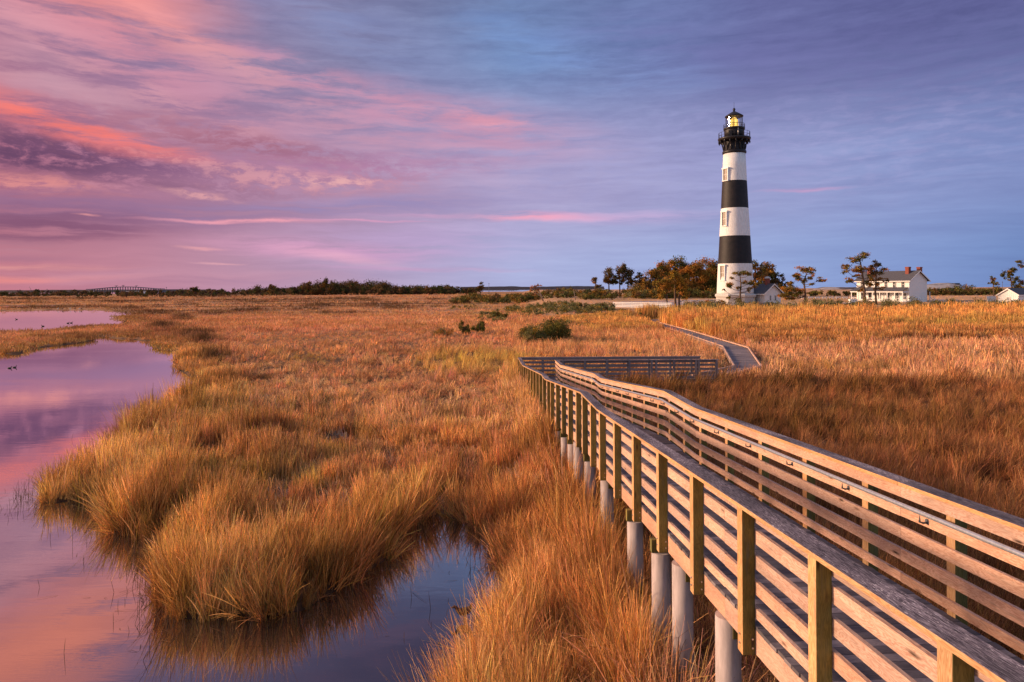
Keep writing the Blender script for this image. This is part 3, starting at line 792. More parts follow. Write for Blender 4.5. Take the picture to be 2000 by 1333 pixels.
# ------------------------------------------------------------------ ramp boardwalk
D = Vector((SL, 1, 0)).normalized(); NN = Vector((1, -SL, 0)).normalized()
def lp(Z, s, z): # point at s inward from the left outer face
    return Vector((XL0+SL*Z, Z, z))+NN*s
WID = (XR0-XL0)/math.sqrt(1+SL*SL)
PZ = [-3.8,-2.3,-.75,.8,2.33,3.85,5.37,6.84,8.37,9.93,11.5,13.07,14.6,15.75,16.95,18.0,19.5,21.0,22.5,24.1,25.3,26.9,28.4,29.9,31.4,33.0,34.5,36.0,37.6,39.0,40.1]
KZ = [-4.6,1.6,7.6,14.8,17.2,26.0,27.4,33.0,38.4]
def build_ramp():
    root = empty('boardwalk', (XL0, 0, 0), 'long weathered wooden ramp boardwalk with railings on both sides descending into the marsh', 'boardwalk')
    inv = Vector((XL0, 0, 0))
    def off(b):   # parts are built in world coordinates, shift to the root
        b.v = [tuple(Vector(p)-inv) for p in b.v]; return b
    ZI = 40.9     # inner rail of the cross section (near side)
    ZO = 42.75    # outer rail of the cross section (far side)
    # deck planks
    b = MB(); Z = -4.6
    while Z < 41.0:
        a0, a1 = lp(Z, .125, deckz(Z)), lp(Z, WID-.125, deckz(Z))
        c0, c1 = lp(Z+.138, .125, deckz(Z+.138)), lp(Z+.138, WID-.125, deckz(Z+.138))
        j = rnd.uniform(-.008,.008); k = rnd.uniform(-.002,.002)
        dn = Vector((0,0,-.038)); jj = NN*j; up = Vector((0,0,k))
        b.hexa([a0+jj+up, a0+jj+dn, c0+jj+dn, c0+jj+up, a1+jj+up, a1+jj+dn, c1+jj+dn, c1+jj+up], L=2.1, m=int(rnd.random() < .3))
        Z += .145
    x = .45
    while x < 12.6:      # cross section planks run away from the viewer
        z = deckz(41)
        b.hexa([(x+.138,41.02,z),(x,41.02,z),(x,41.02,z-.038)[:3],(x+.138,41.02,z-.038),(x+.138,42.72,z),(x,42.72,z),(x,42.72,z-.038),(x+.138,42.72,z-.038)][::1], L=1.7)
        x += .145
    off(b).build('deck', [M['deck_wood'], M['deck_light']], root)
    # stringers
    segs = list(zip(KZ[:-1], KZ[1:]))+[(38.4, 41.0)]
    for s in (.15, WID-.15, WID/2):
        for z0, z1 in segs:
            b = MB(); a = lp(z0+.003, s, deckz(z0)-.04); c = lp(z1, s, deckz(z1)-.04)
            if s == .15 and z1 == 41.0: c = lp(42.6, s, deckz(42)-.04)
            b.beam(a, c, .04, .24, side=NN, ah=0)
            off(b).build('stringer', [M['stringer_wood']], root)
    for yy, xa, xb in ((ZI+.15, 2.95, 12.5), (ZO-.05, .6, 12.5)):
        b = MB(); b.beam((xa, yy, deckz(41)-.04), (xb, yy, deckz(41)-.04), .04, .24, ah=0); off(b).build('stringer', [M['grey_wood']], root)
    # posts
    def post(P, zt, zb, mat, grey=False):
        b = MB(); c = Vector((P[0], P[1], 0))
        b.beam(c+Vector((0,0,zb)), c+Vector((0,0,zt)), .13, .13, side=NN if not grey else (1,0,0), m=0)
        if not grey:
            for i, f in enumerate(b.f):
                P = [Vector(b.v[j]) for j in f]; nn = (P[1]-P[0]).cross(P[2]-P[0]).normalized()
                if nn.dot(NN) < -.8: b.mi[i] = 1      # sunlit tone painted on the outward left face; the rest algae green, darkened as shade
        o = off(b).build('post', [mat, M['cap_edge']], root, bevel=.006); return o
    def bolts(p, zt):
        for dz in (.10, .19):
            q = Vector((p[0], p[1], zt-RH-dz)); b = MB(); b.tube([q-NN*.063, q-NN*.078], .012, 8)
            off(b).build('bolt', [M['bolt']], root)
            q2 = q+NN*.035+Vector((0,0,-.03))-D*.062; b = MB(); b.tube([q2, q2-D*.012], .009, 8); off(b).build('bolt', [M['bolt']], root)
    for i, Z in enumerate(PZ+[41.3, 42.68]):
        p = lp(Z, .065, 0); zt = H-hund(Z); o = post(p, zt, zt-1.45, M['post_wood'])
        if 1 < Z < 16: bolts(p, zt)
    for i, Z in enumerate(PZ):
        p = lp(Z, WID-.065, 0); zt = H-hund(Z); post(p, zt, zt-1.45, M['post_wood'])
    zt = H-hund(41)
    xs_in = [3.0+1.33*i for i in range(7)]+[11.15, 12.2]
    for x in xs_in+[8.6]: post((x, ZI-.065), zt, zt-1.5, M['grey_wood'], True)
    for x in [1.9+1.33*i for i in range(8)]: post((x, ZO+.065), zt, zt-1.45, M['grey_wood'], True)
    # boards
    LV = [(1.03,.13),(.815,.135),(.565,.135),(.315,.13),(.07,.10)]
    for side in (0, 1):
        s = .15 if side == 0 else WID-.15
        for z0, z1 in segs:
            e1 = z1
            if side == 0 and z1 == 41.0: e1 = 42.70
            for (zb, hb) in LV:
                b = MB()
                j = rnd.uniform(-.006,.006)
                b.beam(lp(z0+.004, s, deckz(z0)+zb+j), lp(e1, s, deckz(min(e1,41))+zb+j), .038, hb, side=NN, ah=1)
                off(b).build('rail_board', [M['rail_wood']], root)
            b = MB(); sc = .095 if side == 0 else WID-.095
            a = lp(z0+.004, sc, deckz(z0)+RH+.001); c = lp(e1 if side == 0 else e1, sc, deckz(min(e1,41))+RH+.001)
            b.beam(a, c, .215, .042, side=NN, m=0, mtop=1, ah=1)
            off(b).build('cap_rail', [M['cap_edge'], M['cap_top']], root, bevel=.004)
    for yy, xa, xb, ys in ((ZI, 2.72, 12.3, .02), (ZO, .55, 11.75, -.02)):
        for (zb, hb) in LV:
            for k in range(2):
                b = MB(); x0 = xa+(xb-xa)*k/2+.004; x1 = xa+(xb-xa)*(k+1)/2
                b.beam((x0, yy+ys, deckz(41)+zb), (x1, yy+ys, deckz(41)+zb), .038, hb, ah=1)
                off(b).build('rail_board', [M['grey_wood']], root)
        b = MB(); b.beam((xa-.05, yy-.03*(1 if ys>0 else -1), deckz(41)+RH+.003), (xb+.05, yy-.03*(1 if ys>0 else -1), deckz(41)+RH+.003), .2, .042, ah=1, mtop=1)
        off(b).build('cap_rail', [M['grey_wood'], M['cap_top']], root)
    # handrails with hooked brackets
    for side in (0, 1):
        s = .15+.019+.085 if side == 0 else WID-.15-.019-.085
        sb = .169 if side == 0 else WID-.169
        zs = [-4.6,1.6,7.6,14.8,17.2,26.0,27.4,38.2]
        b = MB(); b.tube([lp(z, s, deckz(z)+.98) for z in zs], .025, 12)
        hr = off(b).build('handrail', [M['galv']], root)
        b = None
        for i, Z in enumerate([z+(.30) for z in PZ if z < 38]):
            bb = MB(); z = deckz(Z)+.98
            bb.tube([lp(Z, sb, z-.11), lp(Z, (sb+s)/2, z-.115), lp(Z, s, z-.10), lp(Z, s, z-.02)], .012, 8)
            bb.tube([lp(Z, sb, z-.10), lp(Z, sb+(.008 if side==0 else -.008), z-.10)], .03, 10)
            off(bb).build('handrail_bracket', [M['bracket']], hr)
    # piles and caps
    for Z in [-3, -.6, 1.6, 3.6, 5.7, 7.7, 9.4, 10.5, 12.2, 14.8, 17.0, 18.9, 20.1, 21.7, 23.4, 25.8, 28.2, 30.8, 33.4, 36, 38.6]:
        top_ = deckz(Z)-.285
        one = Z in (7.7, 9.4, 14.8, 18.9)
        for s in (.20, WID-.20):
            p = lp(Z, s, 0); b = MB(); b.tube([(p.x,p.y,-.6), (p.x,p.y,top_-.2*(not one))], .142, 28)
            off(b).build('pile', [M['pile']], root)
        b = MB(); zo = -.10 if one else 0; se = .20 if one else .045; b.beam(lp(Z+zo, se, top_+.0), lp(Z+zo, WID-se, top_+.0), .10, .20, ah=0); off(b).build('crossbeam', [M['post_wood']], root)
    for x in (1.5, 4.5, 7.5, 10.5):
        for yy in (41.2, 42.5):
            b = MB(); b.tube([(x,yy,-.6),(x,yy,deckz(41)-.28)], .13, 16); off(b).build('pile', [M['pile']], root)
build_ramp()

def build_low():
    root = empty('low_walkway', (16, 46.4, 0), 'low grey plank walkway winding from the ramp through the reeds to the lawn', 'walkway')
    inv = Vector((16,46.4,0)); zd = .45
    b = MB(); k = MB(); sup = MB()
    for (a0, b0, c0, d0), (e0, f0, g0, h0) in zip(LOWPATH[:-1], LOWPATH[1:]):
        L = math.hypot((e0+g0-a0-c0)/2, (f0+h0-b0-d0)/2); n = max(1, int(L/.15))
        for i in range(n):
            t0 = i/n; t1 = (i+.90)/n
            l0 = Vector((a0+(e0-a0)*t0, b0+(f0-b0)*t0, zd)); l1 = Vector((a0+(e0-a0)*t1, b0+(f0-b0)*t1, zd))
            r0 = Vector((c0+(g0-c0)*t0, d0+(h0-d0)*t0, zd)); r1 = Vector((c0+(g0-c0)*t1, d0+(h0-d0)*t1, zd))
            dn = Vector((0,0,-.04)); jz = Vector((0,0,rnd.uniform(-.003,.003)))
            b.hexa([l0+jz, l0+dn, l1+dn, l1+jz, r0+jz, r0+dn, r1+dn, r1+jz], L=1.8, m=int(rnd.random() < .38))
    b.v = [tuple(Vector(p)-inv) for p in b.v]; b.build('deck', [M['deck_light'], M['deck_wood']], root)
    for s in (0, 1):
        for A, B in zip(LOWPATH[:-1], LOWPATH[1:]):
            p = Vector((A[0+2*s], A[1+2*s], zd+.05)); q = Vector((B[0+2*s], B[1+2*s], zd+.05))
            m = MB(); m.beam(p, q, .09, .09, ah=1); m.v = [tuple(Vector(x)-inv) for x in m.v]; m.build('kerb_rail', [M['rail_wood']], root)
            m = MB(); m.beam(p-Vector((0,0,.092)), q-Vector((0,0,.092)), .05, .2, ah=0); m.v = [tuple(Vector(x)-inv) for x in m.v]; m.build('stringer', [M['grey_wood']], root)
build_low()

# ------------------------------------------------------------------ lighthouse
SC = 167/F
def build_lighthouse():
    global TB
    zb = 1.2; ybase = 596.0
    c = at(1436, ybase, 167); cx, cy = c.x, c.y
    zz = lambda y: (ybase-y)*SC
    root = empty('lighthouse', (cx, cy, zb), 'tall lighthouse tower with black and white bands and a lit lantern room', 'lighthouse')
    oz = c.z-zb
    Z = lambda y: zz(y)+oz
    TB = [Z(515.7), Z(462), Z(408), Z(355)]
    mt = tower_mat()
    b = MB(); prof = [(34.6,574.5),(34.4,570),(33.3,545),(31.9,515.7),(30.3,490),(28.8,462),(27.2,435),(25.7,408),(24.4,380),(23.1,355),(21.8,325),(20.8,300)]
    pp = []
    for (r, y) in prof: pp.append((r*SC, Z(y)))
    # split rows exactly at paint changes for crisp bands
    b.lathe(pp, 72); b.build('tower', [mt], root)
    # stone plinth, octagonal
    b = MB(); o8 = math.pi/8-.25
    b.lathe([(39.2*SC, -.6), (39.2*SC, Z(590)), (38.2*SC, Z(589.5)), (38.0*SC, Z(580.5)), (40.2*SC, Z(579.5)), (40.4*SC, Z(576)), (38.5*SC, Z(574.3)), (33*SC, Z(573.6))], 8, smooth=False, rot=o8,
            ms=[0,0,0,1,1,1,1,1])
    m, nt, out = newmat('coursed_stone'); uv = N(nt,'ShaderNodeUVMap').outputs[0]
    bk = N(nt, 'ShaderNodeTexBrick'); bk.inputs['Scale'].default_value = 1; bk.inputs['Brick Width'].default_value = .9; bk.inputs['Row Height'].default_value = .55; bk.inputs['Mortar Size'].default_value = .03
    bk.inputs['Color1'].default_value = (.40,.38,.36,1); bk.inputs['Color2'].default_value = (.50,.47,.44,1); bk.inputs['Mortar'].default_value = (.62,.6,.57,1)
    nt.links.new(mapping(nt, uv, (1.6,1,1)), bk.inputs['Vector']); bsdf(nt, out, bk.outputs['Color'], .8, .2, bk.outputs['Fac'], -.4, .03)
    b.build('plinth', [m, M['concrete']], root)
    # windows with hooded surrounds, facing left of the viewer
    for (yt, yb, r) in ((333, 353, 22.9), (417, 441, 26.9), (521, 546, 32.4)):
        an = math.atan2(-cy, -cx)-R(44)       # towards the viewer, swung to the left
        dr = Vector((math.cos(an), math.sin(an), 0)); sd = Vector((-dr.y, dr.x, 0))
        rr = r*SC; z0, z1 = Z(yb), Z(yt); w = .62
        fb = MB(); P = dr*(rr+.02)
        for s in (-1, 1): fb.beam(P+sd*s*(w+.12)+Vector((0,0,z0-.2)), P+sd*s*(w+.12)+Vector((0,0,z1+.1)), .26, .5, side=sd)
        fb.beam(P-sd*(w+.42)+Vector((0,0,z1+.1)), P+sd*(w+.42)+Vector((0,0,z1+.1)), .62, .34, side=dr, ah=1)
        fb.beam(P-sd*(w+.30)+Vector((0,0,z0-.36)), P+sd*(w+.30)+Vector((0,0,z0-.36)), .60, .2, side=dr, ah=1)
        win = fb.build('window', [M['white']], root)
        gb = MB(); gb.beam(dr*(rr+.02)-sd*w+Vector((0,0,z0-.1)), dr*(rr+.02)+sd*w+Vector((0,0,z0-.1)), .12, z1-z0+.2, side=dr, ah=1); gb.build('pane', [M['louvre']], win)
        sb = MB(); q = dr*(rr+.10)
        sb.beam(q+Vector((0,0,z0)), q+Vector((0,0,z1)), .10, .08, side=sd)
        for k in (2,):
            zk = z0+(z1-z0)*k/4; sb.beam(q-sd*w+Vector((0,0,zk)), q+sd*w+Vector((0,0,zk)), .07, .07, side=dr)
        sb.build('glazing_bar', [M['white']], win)
    # black top
    b = MB()
    b.lathe([(20.8*SC,Z(302)),(22.6*SC,Z(300)),(22.6*SC,Z(297)),(21.4*SC,Z(295.5)),(20.2*SC,Z(294)),(20.0*SC,Z(276)),(19.5*SC,Z(275))], 40); b.build('gallery_drum', [M['black']], root)
    b = MB(); b.lathe([(19*SC,Z(277)),(29.5*SC,Z(275.5)),(30.8*SC,Z(273)),(30.8*SC,Z(271)),(18*SC,Z(270.5))], 48); b.build('gallery_deck', [M['iron']], root)
    for k in range(16):
        a = 2*math.pi*(k+.5)/16; d = Vector((math.cos(a), math.sin(a), 0)); b = MB()
        pts = [d*19.8*SC+Vector((0,0,Z(295))), d*21.3*SC+Vector((0,0,Z(290))), d*22.6*SC+Vector((0,0,Z(283))), d*25.5*SC+Vector((0,0,Z(279))), d*29*SC+Vector((0,0,Z(277)))]
        b.tube(pts, [.17,.15,.12,.11,.13], 6)
        b.beam(d*20*SC+Vector((0,0,Z(278))), d*29.5*SC+Vector((0,0,Z(276.5))), .15, .2)
        b.tube([d*29*SC+Vector((0,0,Z(277))), d*29*SC+Vector((0,0,Z(281.5)))], [.2,.09], 6)
        b.build('bracket', [M['iron']], root)
    def railing(r, y0, y1, n, name='gallery_railing'):
        b = MB(); m = 48
        for f in (0, .5):
            z = Z(y1)-(Z(y1)-Z(y0))*f
            b.tube([(r*SC*math.cos(2*math.pi*k/m), r*SC*math.sin(2*math.pi*k/m), z) for k in range(m+1)], .035, 5, caps=False)
        for k in range(n):
            a = 2*math.pi*k/n; b.tube([(r*SC*math.cos(a), r*SC*math.sin(a), Z(y0)), (r*SC*math.cos(a), r*SC*math.sin(a), Z(y1)+.1)], .045, 5)
        return b.build(name, [M['iron']], root)
    railing(29.3, 271, 260.5, 20)
    b = MB(); b.lathe([(18.7*SC,Z(271)),(18.9*SC,Z(256)),(18.5*SC,Z(254.5))], 40); wr = b.build('watch_room', [M['black']], root)
    dv = (Vector((-cx,-cy,0)).normalized()); sdv = Vector((-dv.y, dv.x, 0))
    b = MB(); q = dv*18.8*SC+sdv*(-.9); b.beam(q+Vector((0,0,Z(270.8))), q+Vector((0,0,Z(259))), .75, .16, side=sdv); b.build('door', [M['iron']], wr)
    b = MB(); q = dv*19.6*SC+sdv*.9; b.tube([q+Vector((0,0,Z(270.5))), q+Vector((0,0,Z(254)))], .06, 6); b.build('drain_pipe', [M['bolt']], wr)
    b = MB(); b.lathe([(18*SC,Z(255)),(20*SC,Z(254.3)),(20.3*SC,Z(252.5)),(20.2*SC,Z(251)),(15*SC,Z(250.8))], 40); b.build('lantern_deck', [M['iron']], root)
    railing(19.7, 251, 244, 16, 'lantern_railing')
    # lantern glazing
    gm, nt, out = newmat('lantern_glass')
    g = N(nt,'ShaderNodeBsdfGlossy'); g.inputs['Roughness'].default_value = .02; t = N(nt,'ShaderNodeBsdfTransparent'); mx = N(nt,'ShaderNodeMixShader'); mx.inputs[0].default_value = .03
    nt.links.new(t.outputs[0], mx.inputs[1]); nt.links.new(g.outputs[0], mx.inputs[2]); nt.links.new(mx.outputs[0], out.inputs[0])
    b = MB(); n = 16; rl = 15.6*SC
    for k in range(n):
        a0, a1 = 2*math.pi*k/n, 2*math.pi*(k+1)/n
        b.poly([(rl*math.cos(a0),rl*math.sin(a0),Z(250.8)),(rl*math.cos(a1),rl*math.sin(a1),Z(250.8)),(rl*math.cos(a1),rl*math.sin(a1),Z(228.6)),(rl*math.cos(a0),rl*math.sin(a0),Z(228.6))])
    lg = b.build('lantern_glass', [gm], root)
    b = MB()
    for k in range(n):
        a0 = 2*math.pi*k/n; b.tube([(rl*math.cos(a0),rl*math.sin(a0),Z(250.8)),(rl*math.cos(a0),rl*math.sin(a0),Z(228.4))], .045, 5)
    for y in (243.5, 236):
        b.tube([(rl*math.cos(2*math.pi*k/n), rl*math.sin(2*math.pi*k/n), Z(y)) for k in range(n+1)], .035, 5, caps=False)
    b.build('glazing_bars', [M['iron']], lg)
    em, nt, out = newmat('lit_lens')
    lw = N(nt, 'ShaderNodeTexCoord').outputs['Object']; s = N(nt,'ShaderNodeSeparateXYZ'); nt.links.new(lw, s.inputs[0])
    w = mth(nt, 'ABSOLUTE', mth(nt, 'SINE', mth(nt, 'MULTIPLY', s.outputs[2], 16)))
    r = ramp(nt, [(.0,(.40,.17,.02)),(.6,(.85,.45,.06)),(1,(1,.68,.18))]); nt.links.new(w, r.inputs[0])
    e = N(nt,'ShaderNodeEmission'); nt.links.new(r.outputs[0], e.inputs[0]); e.inputs[1].default_value = 1.15; nt.links.new(e.outputs[0], out.inputs[0])
    b = MB(); b.lathe([(3*SC,Z(250.5)),(6.6*SC,Z(248)),(7.0*SC,Z(242)),(6.8*SC,Z(236)),(4.5*SC,Z(231.5)),(1.5*SC,Z(229.4))], 24); b.build('lens', [em], root)
    em2, nt, out = newmat('lamp_core'); e = N(nt,'ShaderNodeEmission'); e.inputs[0].default_value = (1,.66,.16,1); e.inputs[1].default_value = 1.7; nt.links.new(e.outputs[0], out.inputs[0])
    b = MB()
    for k in range(12):
        a = 2*math.pi*k/12+.2; d = Vector((math.cos(a), math.sin(a), 0))*7.15*SC
        if k % 3 == 0: b.tube([d+Vector((0,0,Z(247.5))), d+Vector((0,0,Z(245))), d+Vector((0,0,Z(241))), d+Vector((0,0,Z(233.5)))], [.10,.2,.16,.08], 8)
    b.build('lamp', [em2], root)
    b = MB(); b.lathe([(16.2*SC,Z(229.2)),(17.4*SC,Z(228.6)),(17.3*SC,Z(227.4)),(11*SC,Z(223.2)),(4.5*SC,Z(219.4)),(1.8*SC,Z(217.8)),(1.5*SC,Z(217))], 24); rf = b.build('lantern_roof', [M['iron']], root)
    b = MB(); b.lathe([(.6*SC,Z(217.5)),(2.0*SC,Z(216.6)),(2.7*SC,Z(214.6)),(2.2*SC,Z(212.6)),(.9*SC,Z(211.6)),(.3*SC,Z(211))], 16); b.build('ball_vent', [M['iron']], rf)
    b = MB(); b.tube([(0,0,Z(212)),(0,0,Z(200))], [.05,.02], 6); b.build('lightning_rod', [M['iron']], rf)
    return cx, cy
build_lighthouse()

# ------------------------------------------------------------------ buildings
def gable_house(root, g, L, W, he, hr, wallm, roofm, over=.35, rt=.14, trim=None):
    """walls and roof in the local frame: +x = gable direction, y across. Box x in [-L,0], y in [-W/2, W/2]"""
    b = MB()
    pts = [(0,-W/2,0),(0,W/2,0),(0,W/2,he),(0,0,hr),(0,-W/2,he)]
    b.prism([(-L, p[1], p[2]) for p in pts], (L,0,0)); wall = b.build('wall', [wallm], root)
    # roof slabs
    b = MB()
    sl = (hr-he)/(W/2)
    for s in (-1, 1):
        ye = s*(W/2+over); ze = he-sl*over
        P = [(-L-over, ye, ze+.02), (-L-over, 0, hr+.02), (-L-over, 0, hr+.02+rt), (-L-over, ye, ze+.02+rt*.9)]
        Q = [(over, p[1], p[2]) for p in P]
        if s > 0: P = [P[1],P[0],P[3],P[2]]; Q = [Q[1],Q[0],Q[3],Q[2]]
        b.hexa(P+Q, L=L)
    roof = b.build('roof', [roofm], root)
    # barge boards and eaves
    b = MB()
    for xx in (over+.03, -L-over-.03):
        for s in (-1, 1):
            b.beam((xx, s*(W/2+over+.02), he-sl*over-.06), (xx, s*.0, hr-.04), .05, .26, side=(1,0,0), ah=.6)
    for s in (-1, 1):
        b.beam((-L-over, s*(W/2+over+.03), he-sl*over), (over, s*(W/2+over+.03), he-sl*over), .05, .2, ah=.5)
    b.build('eaves_board', [trim or M['white']], roof)
    return wall, roof
def window(root, p, n, w, h, mt=None, name='window', bars=2):
    """window at local p (centre bottom), facing n"""
    n = Vector(n); sd = Vector((-n.y, n.x, 0)); p = Vector(p)
    f = MB(); q = p+n*.03
    for s in (-1,1): f.beam(q+sd*s*(w/2+.05), q+sd*s*(w/2+.05)+Vector((0,0,h)), .1, .1, side=sd)
    f.beam(q-sd*(w/2+.14)+Vector((0,0,h)), q+sd*(w/2+.14)+Vector((0,0,h)), .14, .12, side=n, ah=1)
    f.beam(q-sd*(w/2+.12), q+sd*(w/2+.12), .16, .1, side=n, ah=0)
    wd = f.build(name, [mt or M['white']], root)
    g = MB(); g.beam(p+n*.005-sd*w/2, p+n*.005+sd*w/2, .03, h, side=n, ah=1); g.build('pane', [M['glassdark']], wd)
    g = MB(); g.beam(p+n*.035-sd*w/2+Vector((0,0,h/2)), p+n*.035+sd*w/2+Vector((0,0,h/2)), .03, .06, side=n)
    g.beam(p+n*.035, p+n*.035+Vector((0,0,h)), .04, .03, side=sd); g.build('glazing_bar', [mt or M['white']], wd)
    return wd
def door(root, p, n, w, h, mt):
    n = Vector(n); sd = Vector((-n.y, n.x, 0)); p = Vector(p)
    f = MB()
    for s in (-1,1): f.beam(p+n*.03+sd*s*(w/2+.06), p+n*.03+sd*s*(w/2+.06)+Vector((0,0,h)), .12, .1, side=sd)
    f.beam(p+n*.03-sd*(w/2+.14)+Vector((0,0,h)), p+n*.03+sd*(w/2+.14)+Vector((0,0,h)), .12, .14, side=n, ah=1)
    d = f.build('door', [M['white']], root)
    g = MB(); g.beam(p+n*.01-sd*w/2, p+n*.01+sd*w/2, .05, h, side=n, ah=1); g.build('door_leaf', [mt], d)
def chimney(root, x, y, z0, z1, w, cap=None):
    b = MB(); b.box(x-w/2, x+w/2, y-w/2, y+w/2, z0, z1); b.box(x-w/2-.07, x+w/2+.07, y-w/2-.07, y+w/2+.07, z1-.28, z1-.1)
    b.box(x-w/2-.03, x+w/2+.03, y-w/2-.03, y+w/2+.03, z1-.098, z1)
    c = b.build('chimney', [M['brick']], root)
    if cap:
        b = MB(); b.lathe([(w*.62,z1),(w*.8,z1+.08),(w*.8,z1+.18),(w*.55,z1+.42),(w*.3,z1+.5)], 16, c=(x,y,0)); b.build('chimney_cap', [M['concrete']], c)

def oilhouse():
    base = at(1493.5, 593.5, 163); c = Vector((-base.x, -base.y, 0)).normalized()
    ang = math.atan2(c.y, c.x)+R(39)            # gable normal swings to the viewer's right
    W = 4.7; L = 6.2; s = 163/F
    # corner seen at 1493.5 is the left end of the gable (local y = -W/2 when facing the viewer)
    g = Vector((math.cos(ang), math.sin(ang), 0)); sy = Vector((-g.y, g.x, 0))
    cr = Vector((base.x, base.y, 0)); org = cr+sy*W/2
    if (org.x-cr.x) < 0: org = cr-sy*W/2
    r = empty('oil_house', (org.x, org.y, base.z), 'small white brick oil house with a red chimney beside the lighthouse base', 'building', rz=ang)
    he = 2.75; hr = 4.65
    wall, roof = gable_house(r, g, L, W, he, hr, M['white'], M['shingle'], over=.65)
    for y in (-.7, .75): window(r, (0, y, .75), (1,0,0), .42, 1.15, bars=1)
    chimney(roof, -1.9, 0, hr-.4, hr+1.35, .85, cap=True)
    side = -1 if True else 1
    yy = -W/2 if (org+sy*(-W/2)-cr).length < .1 else W/2
    door(r, (-1.1, yy, .1), (0, -1 if yy < 0 else 1, 0), .8, 1.9, M['white'])
    b = MB(); b.box(-L-.05, .06, -W/2-.06, W/2+.06, -.8, .22); b.build('foundation', [M['stone']], r)
    b = MB(); b.beam((.04,0,he+.9),(.04,0,hr-.1),.05,.06,side=(1,0,0)); b.build('finial_strut', [M['tan']], roof)
oilhouse()

def keepers():
    Zc = 178; base = at(1776, 592.5, Zc); s = Zc/F
    c = Vector((-base.x, -base.y, 0)).normalized()
    ang = math.atan2(c.y, c.x)+R(56)
    W = 7.3; L = 15.4
    g = Vector((math.cos(ang), math.sin(ang), 0)); sy = Vector((-g.y, g.x, 0))
    cr = Vector((base.x, base.y, 0))
    org = cr+sy*W/2; front = -1
    if (org.x-cr.x) < 0: org = cr-sy*W/2; front = 1
    r = empty('keepers_house', (org.x, org.y, base.z), 'large two storey white keepers house with grey roof and front porch', 'house', rz=ang)
    he = 6.1; hr = 8.4
    wall, roof = gable_house(r, g, L, W, he, hr, M['white_clap'], M['shingle'], over=.6)
    f = front; yw = f*W/2; n = (0, f, 0)
    for i in range(6): window(r, (-1.7-2.4*i, yw, 4.1), n, .8, 1.45)
    for x in (-3.4, -8.4, -13.6): window(r, (x, yw, .95), n, .8, 1.6)
    for x in (-5.9, -11.2): door(r, (x, yw, .55), n, 1.0, 2.2, M['glassdark'])
    window(r, (-1.2, yw, .95), n, .7, 1.6)
    # porch
    pd = 2.4; yp = yw+f*pd
    p = MB(); p.hexa([(-L+.2,yw,4.05),(-.3,yw,4.05),(-.3,yw,4.17),(-L+.2,yw,4.17),(-L-.2,yp+f*.3,3.15),(.1,yp+f*.3,3.15),(.1,yp+f*.3,3.27),(-L-.2,yp+f*.3,3.27)]); p.build('porch_roof', [M['shingle']], r)
    p = MB(); p.beam((-L-.1,yp+f*.1,2.92),(.0,yp+f*.1,2.92),.16,.24); p.beam((-.1,yw,2.92),(-.1,yp,2.92),.16,.24); p.build('porch_beam', [M['white']], r)
    for i in range(8):
        x = -.2-(L-.4)*i/7; p = MB(); p.beam((x,yp,-.4),(x,yp,2.9),.17,.17,side=(1,0,0)); p.build('porch_post', [M['white']], r)
    p = MB(); p.box(-L,-.05,min(yw,yp),max(yw,yp),.3,.42); p.build('porch_floor', [M['white']], r)
    p = MB()
    for i in range(7):
        x0 = -.2-(L-.4)*i/7; x1 = -.2-(L-.4)*(i+1)/7
        if i in (2, 5): continue
        for z in (.6, 1.3): p.beam((x1,yp,z),(x0,yp,z),.06,.08)
        k = 8
        for j in range(1,k): x = x0+(x1-x0)*j/k; p.beam((x,yp,.6),(x,yp,1.3),.04,.04,side=(1,0,0))
    p.beam((-.2,yw,.6),(-.2,yp,.6),.06,.08); p.beam((-.2,yw,1.3),(-.2,yp,1.3),.06,.08)
    p.build('porch_railing', [M['white']], r)
    p = MB()
    for i in range(7):
        x0 = -.2-(L-.4)*i/7; x1 = -.2-(L-.4)*(i+1)/7
        if i % 2 == 0: p.box(x1+.1, x0-.1, min(yp,yp-f*.08), max(yp,yp-f*.08), -.5, .3)
    p.build('skirting', [M['white']], r)
    for x in (-5.9, -11.2):
        p = MB()
        for k in range(3): p.box(x-.8, x+.8, min(yp+f*.3*k, yp+f*.3*(k+1)), max(yp+f*.3*k, yp+f*.3*(k+1)), -.5, .3-.2*k)
        p.build('steps', [M['white']], r)
    # chimneys
    chimney(roof, -2.1, f*1.0, hr-1.2, hr+1.15, .95); chimney(roof, -.9, -f*1.9, hr-1.5, hr+1.1, .95); chimney(roof, -13.2, f*1.0, hr-1.2, hr+1.15, .95)
    b = MB(); b.box(.05, 1.3, -1.1, 1.1, -.5, .62); b.build('cellar_hatch', [M['white']], r)
    # rear porch and its stair rail
    yb = -f*W/2
    p = MB(); p.hexa([(-4,yb,3.5),(-.4,yb,3.5),(-.4,yb,3.6),(-4,yb,3.6),(-4,yb-f*2,2.9),(-.4,yb-f*2,2.9),(-.4,yb-f*2,3.0),(-4,yb-f*2,3.0)]); p.build('rear_porch_roof', [M['shingle']], r)
    p = MB(); p.beam((-.5,yb-f*1.9,-.4),(-.5,yb-f*1.9,2.9),.15,.15,side=(1,0,0)); p.beam((-.5,yb-f*1.9,1.6),(-.5,yb-f*4.2,-.1),.08,.12,side=(1,0,0)); p.beam((.4,yb-f*1.9,1.6),(.4,yb-f*4.2,-.1),.08,.12,side=(1,0,0)); p.build('rear_stair_rail', [M['white']], r)
    # access ramp at the right
    rr = empty('access_ramp', (org.x+sy.x*0+4.2, org.y+2.5, base.z), 'low white access ramp with railing at the right end of the keepers house', 'ramp')
    b = MB(); b.beam((0,0,.25),(7.5,.6,.15),1.4,.12); b.build('ramp_deck', [M['white']], rr)
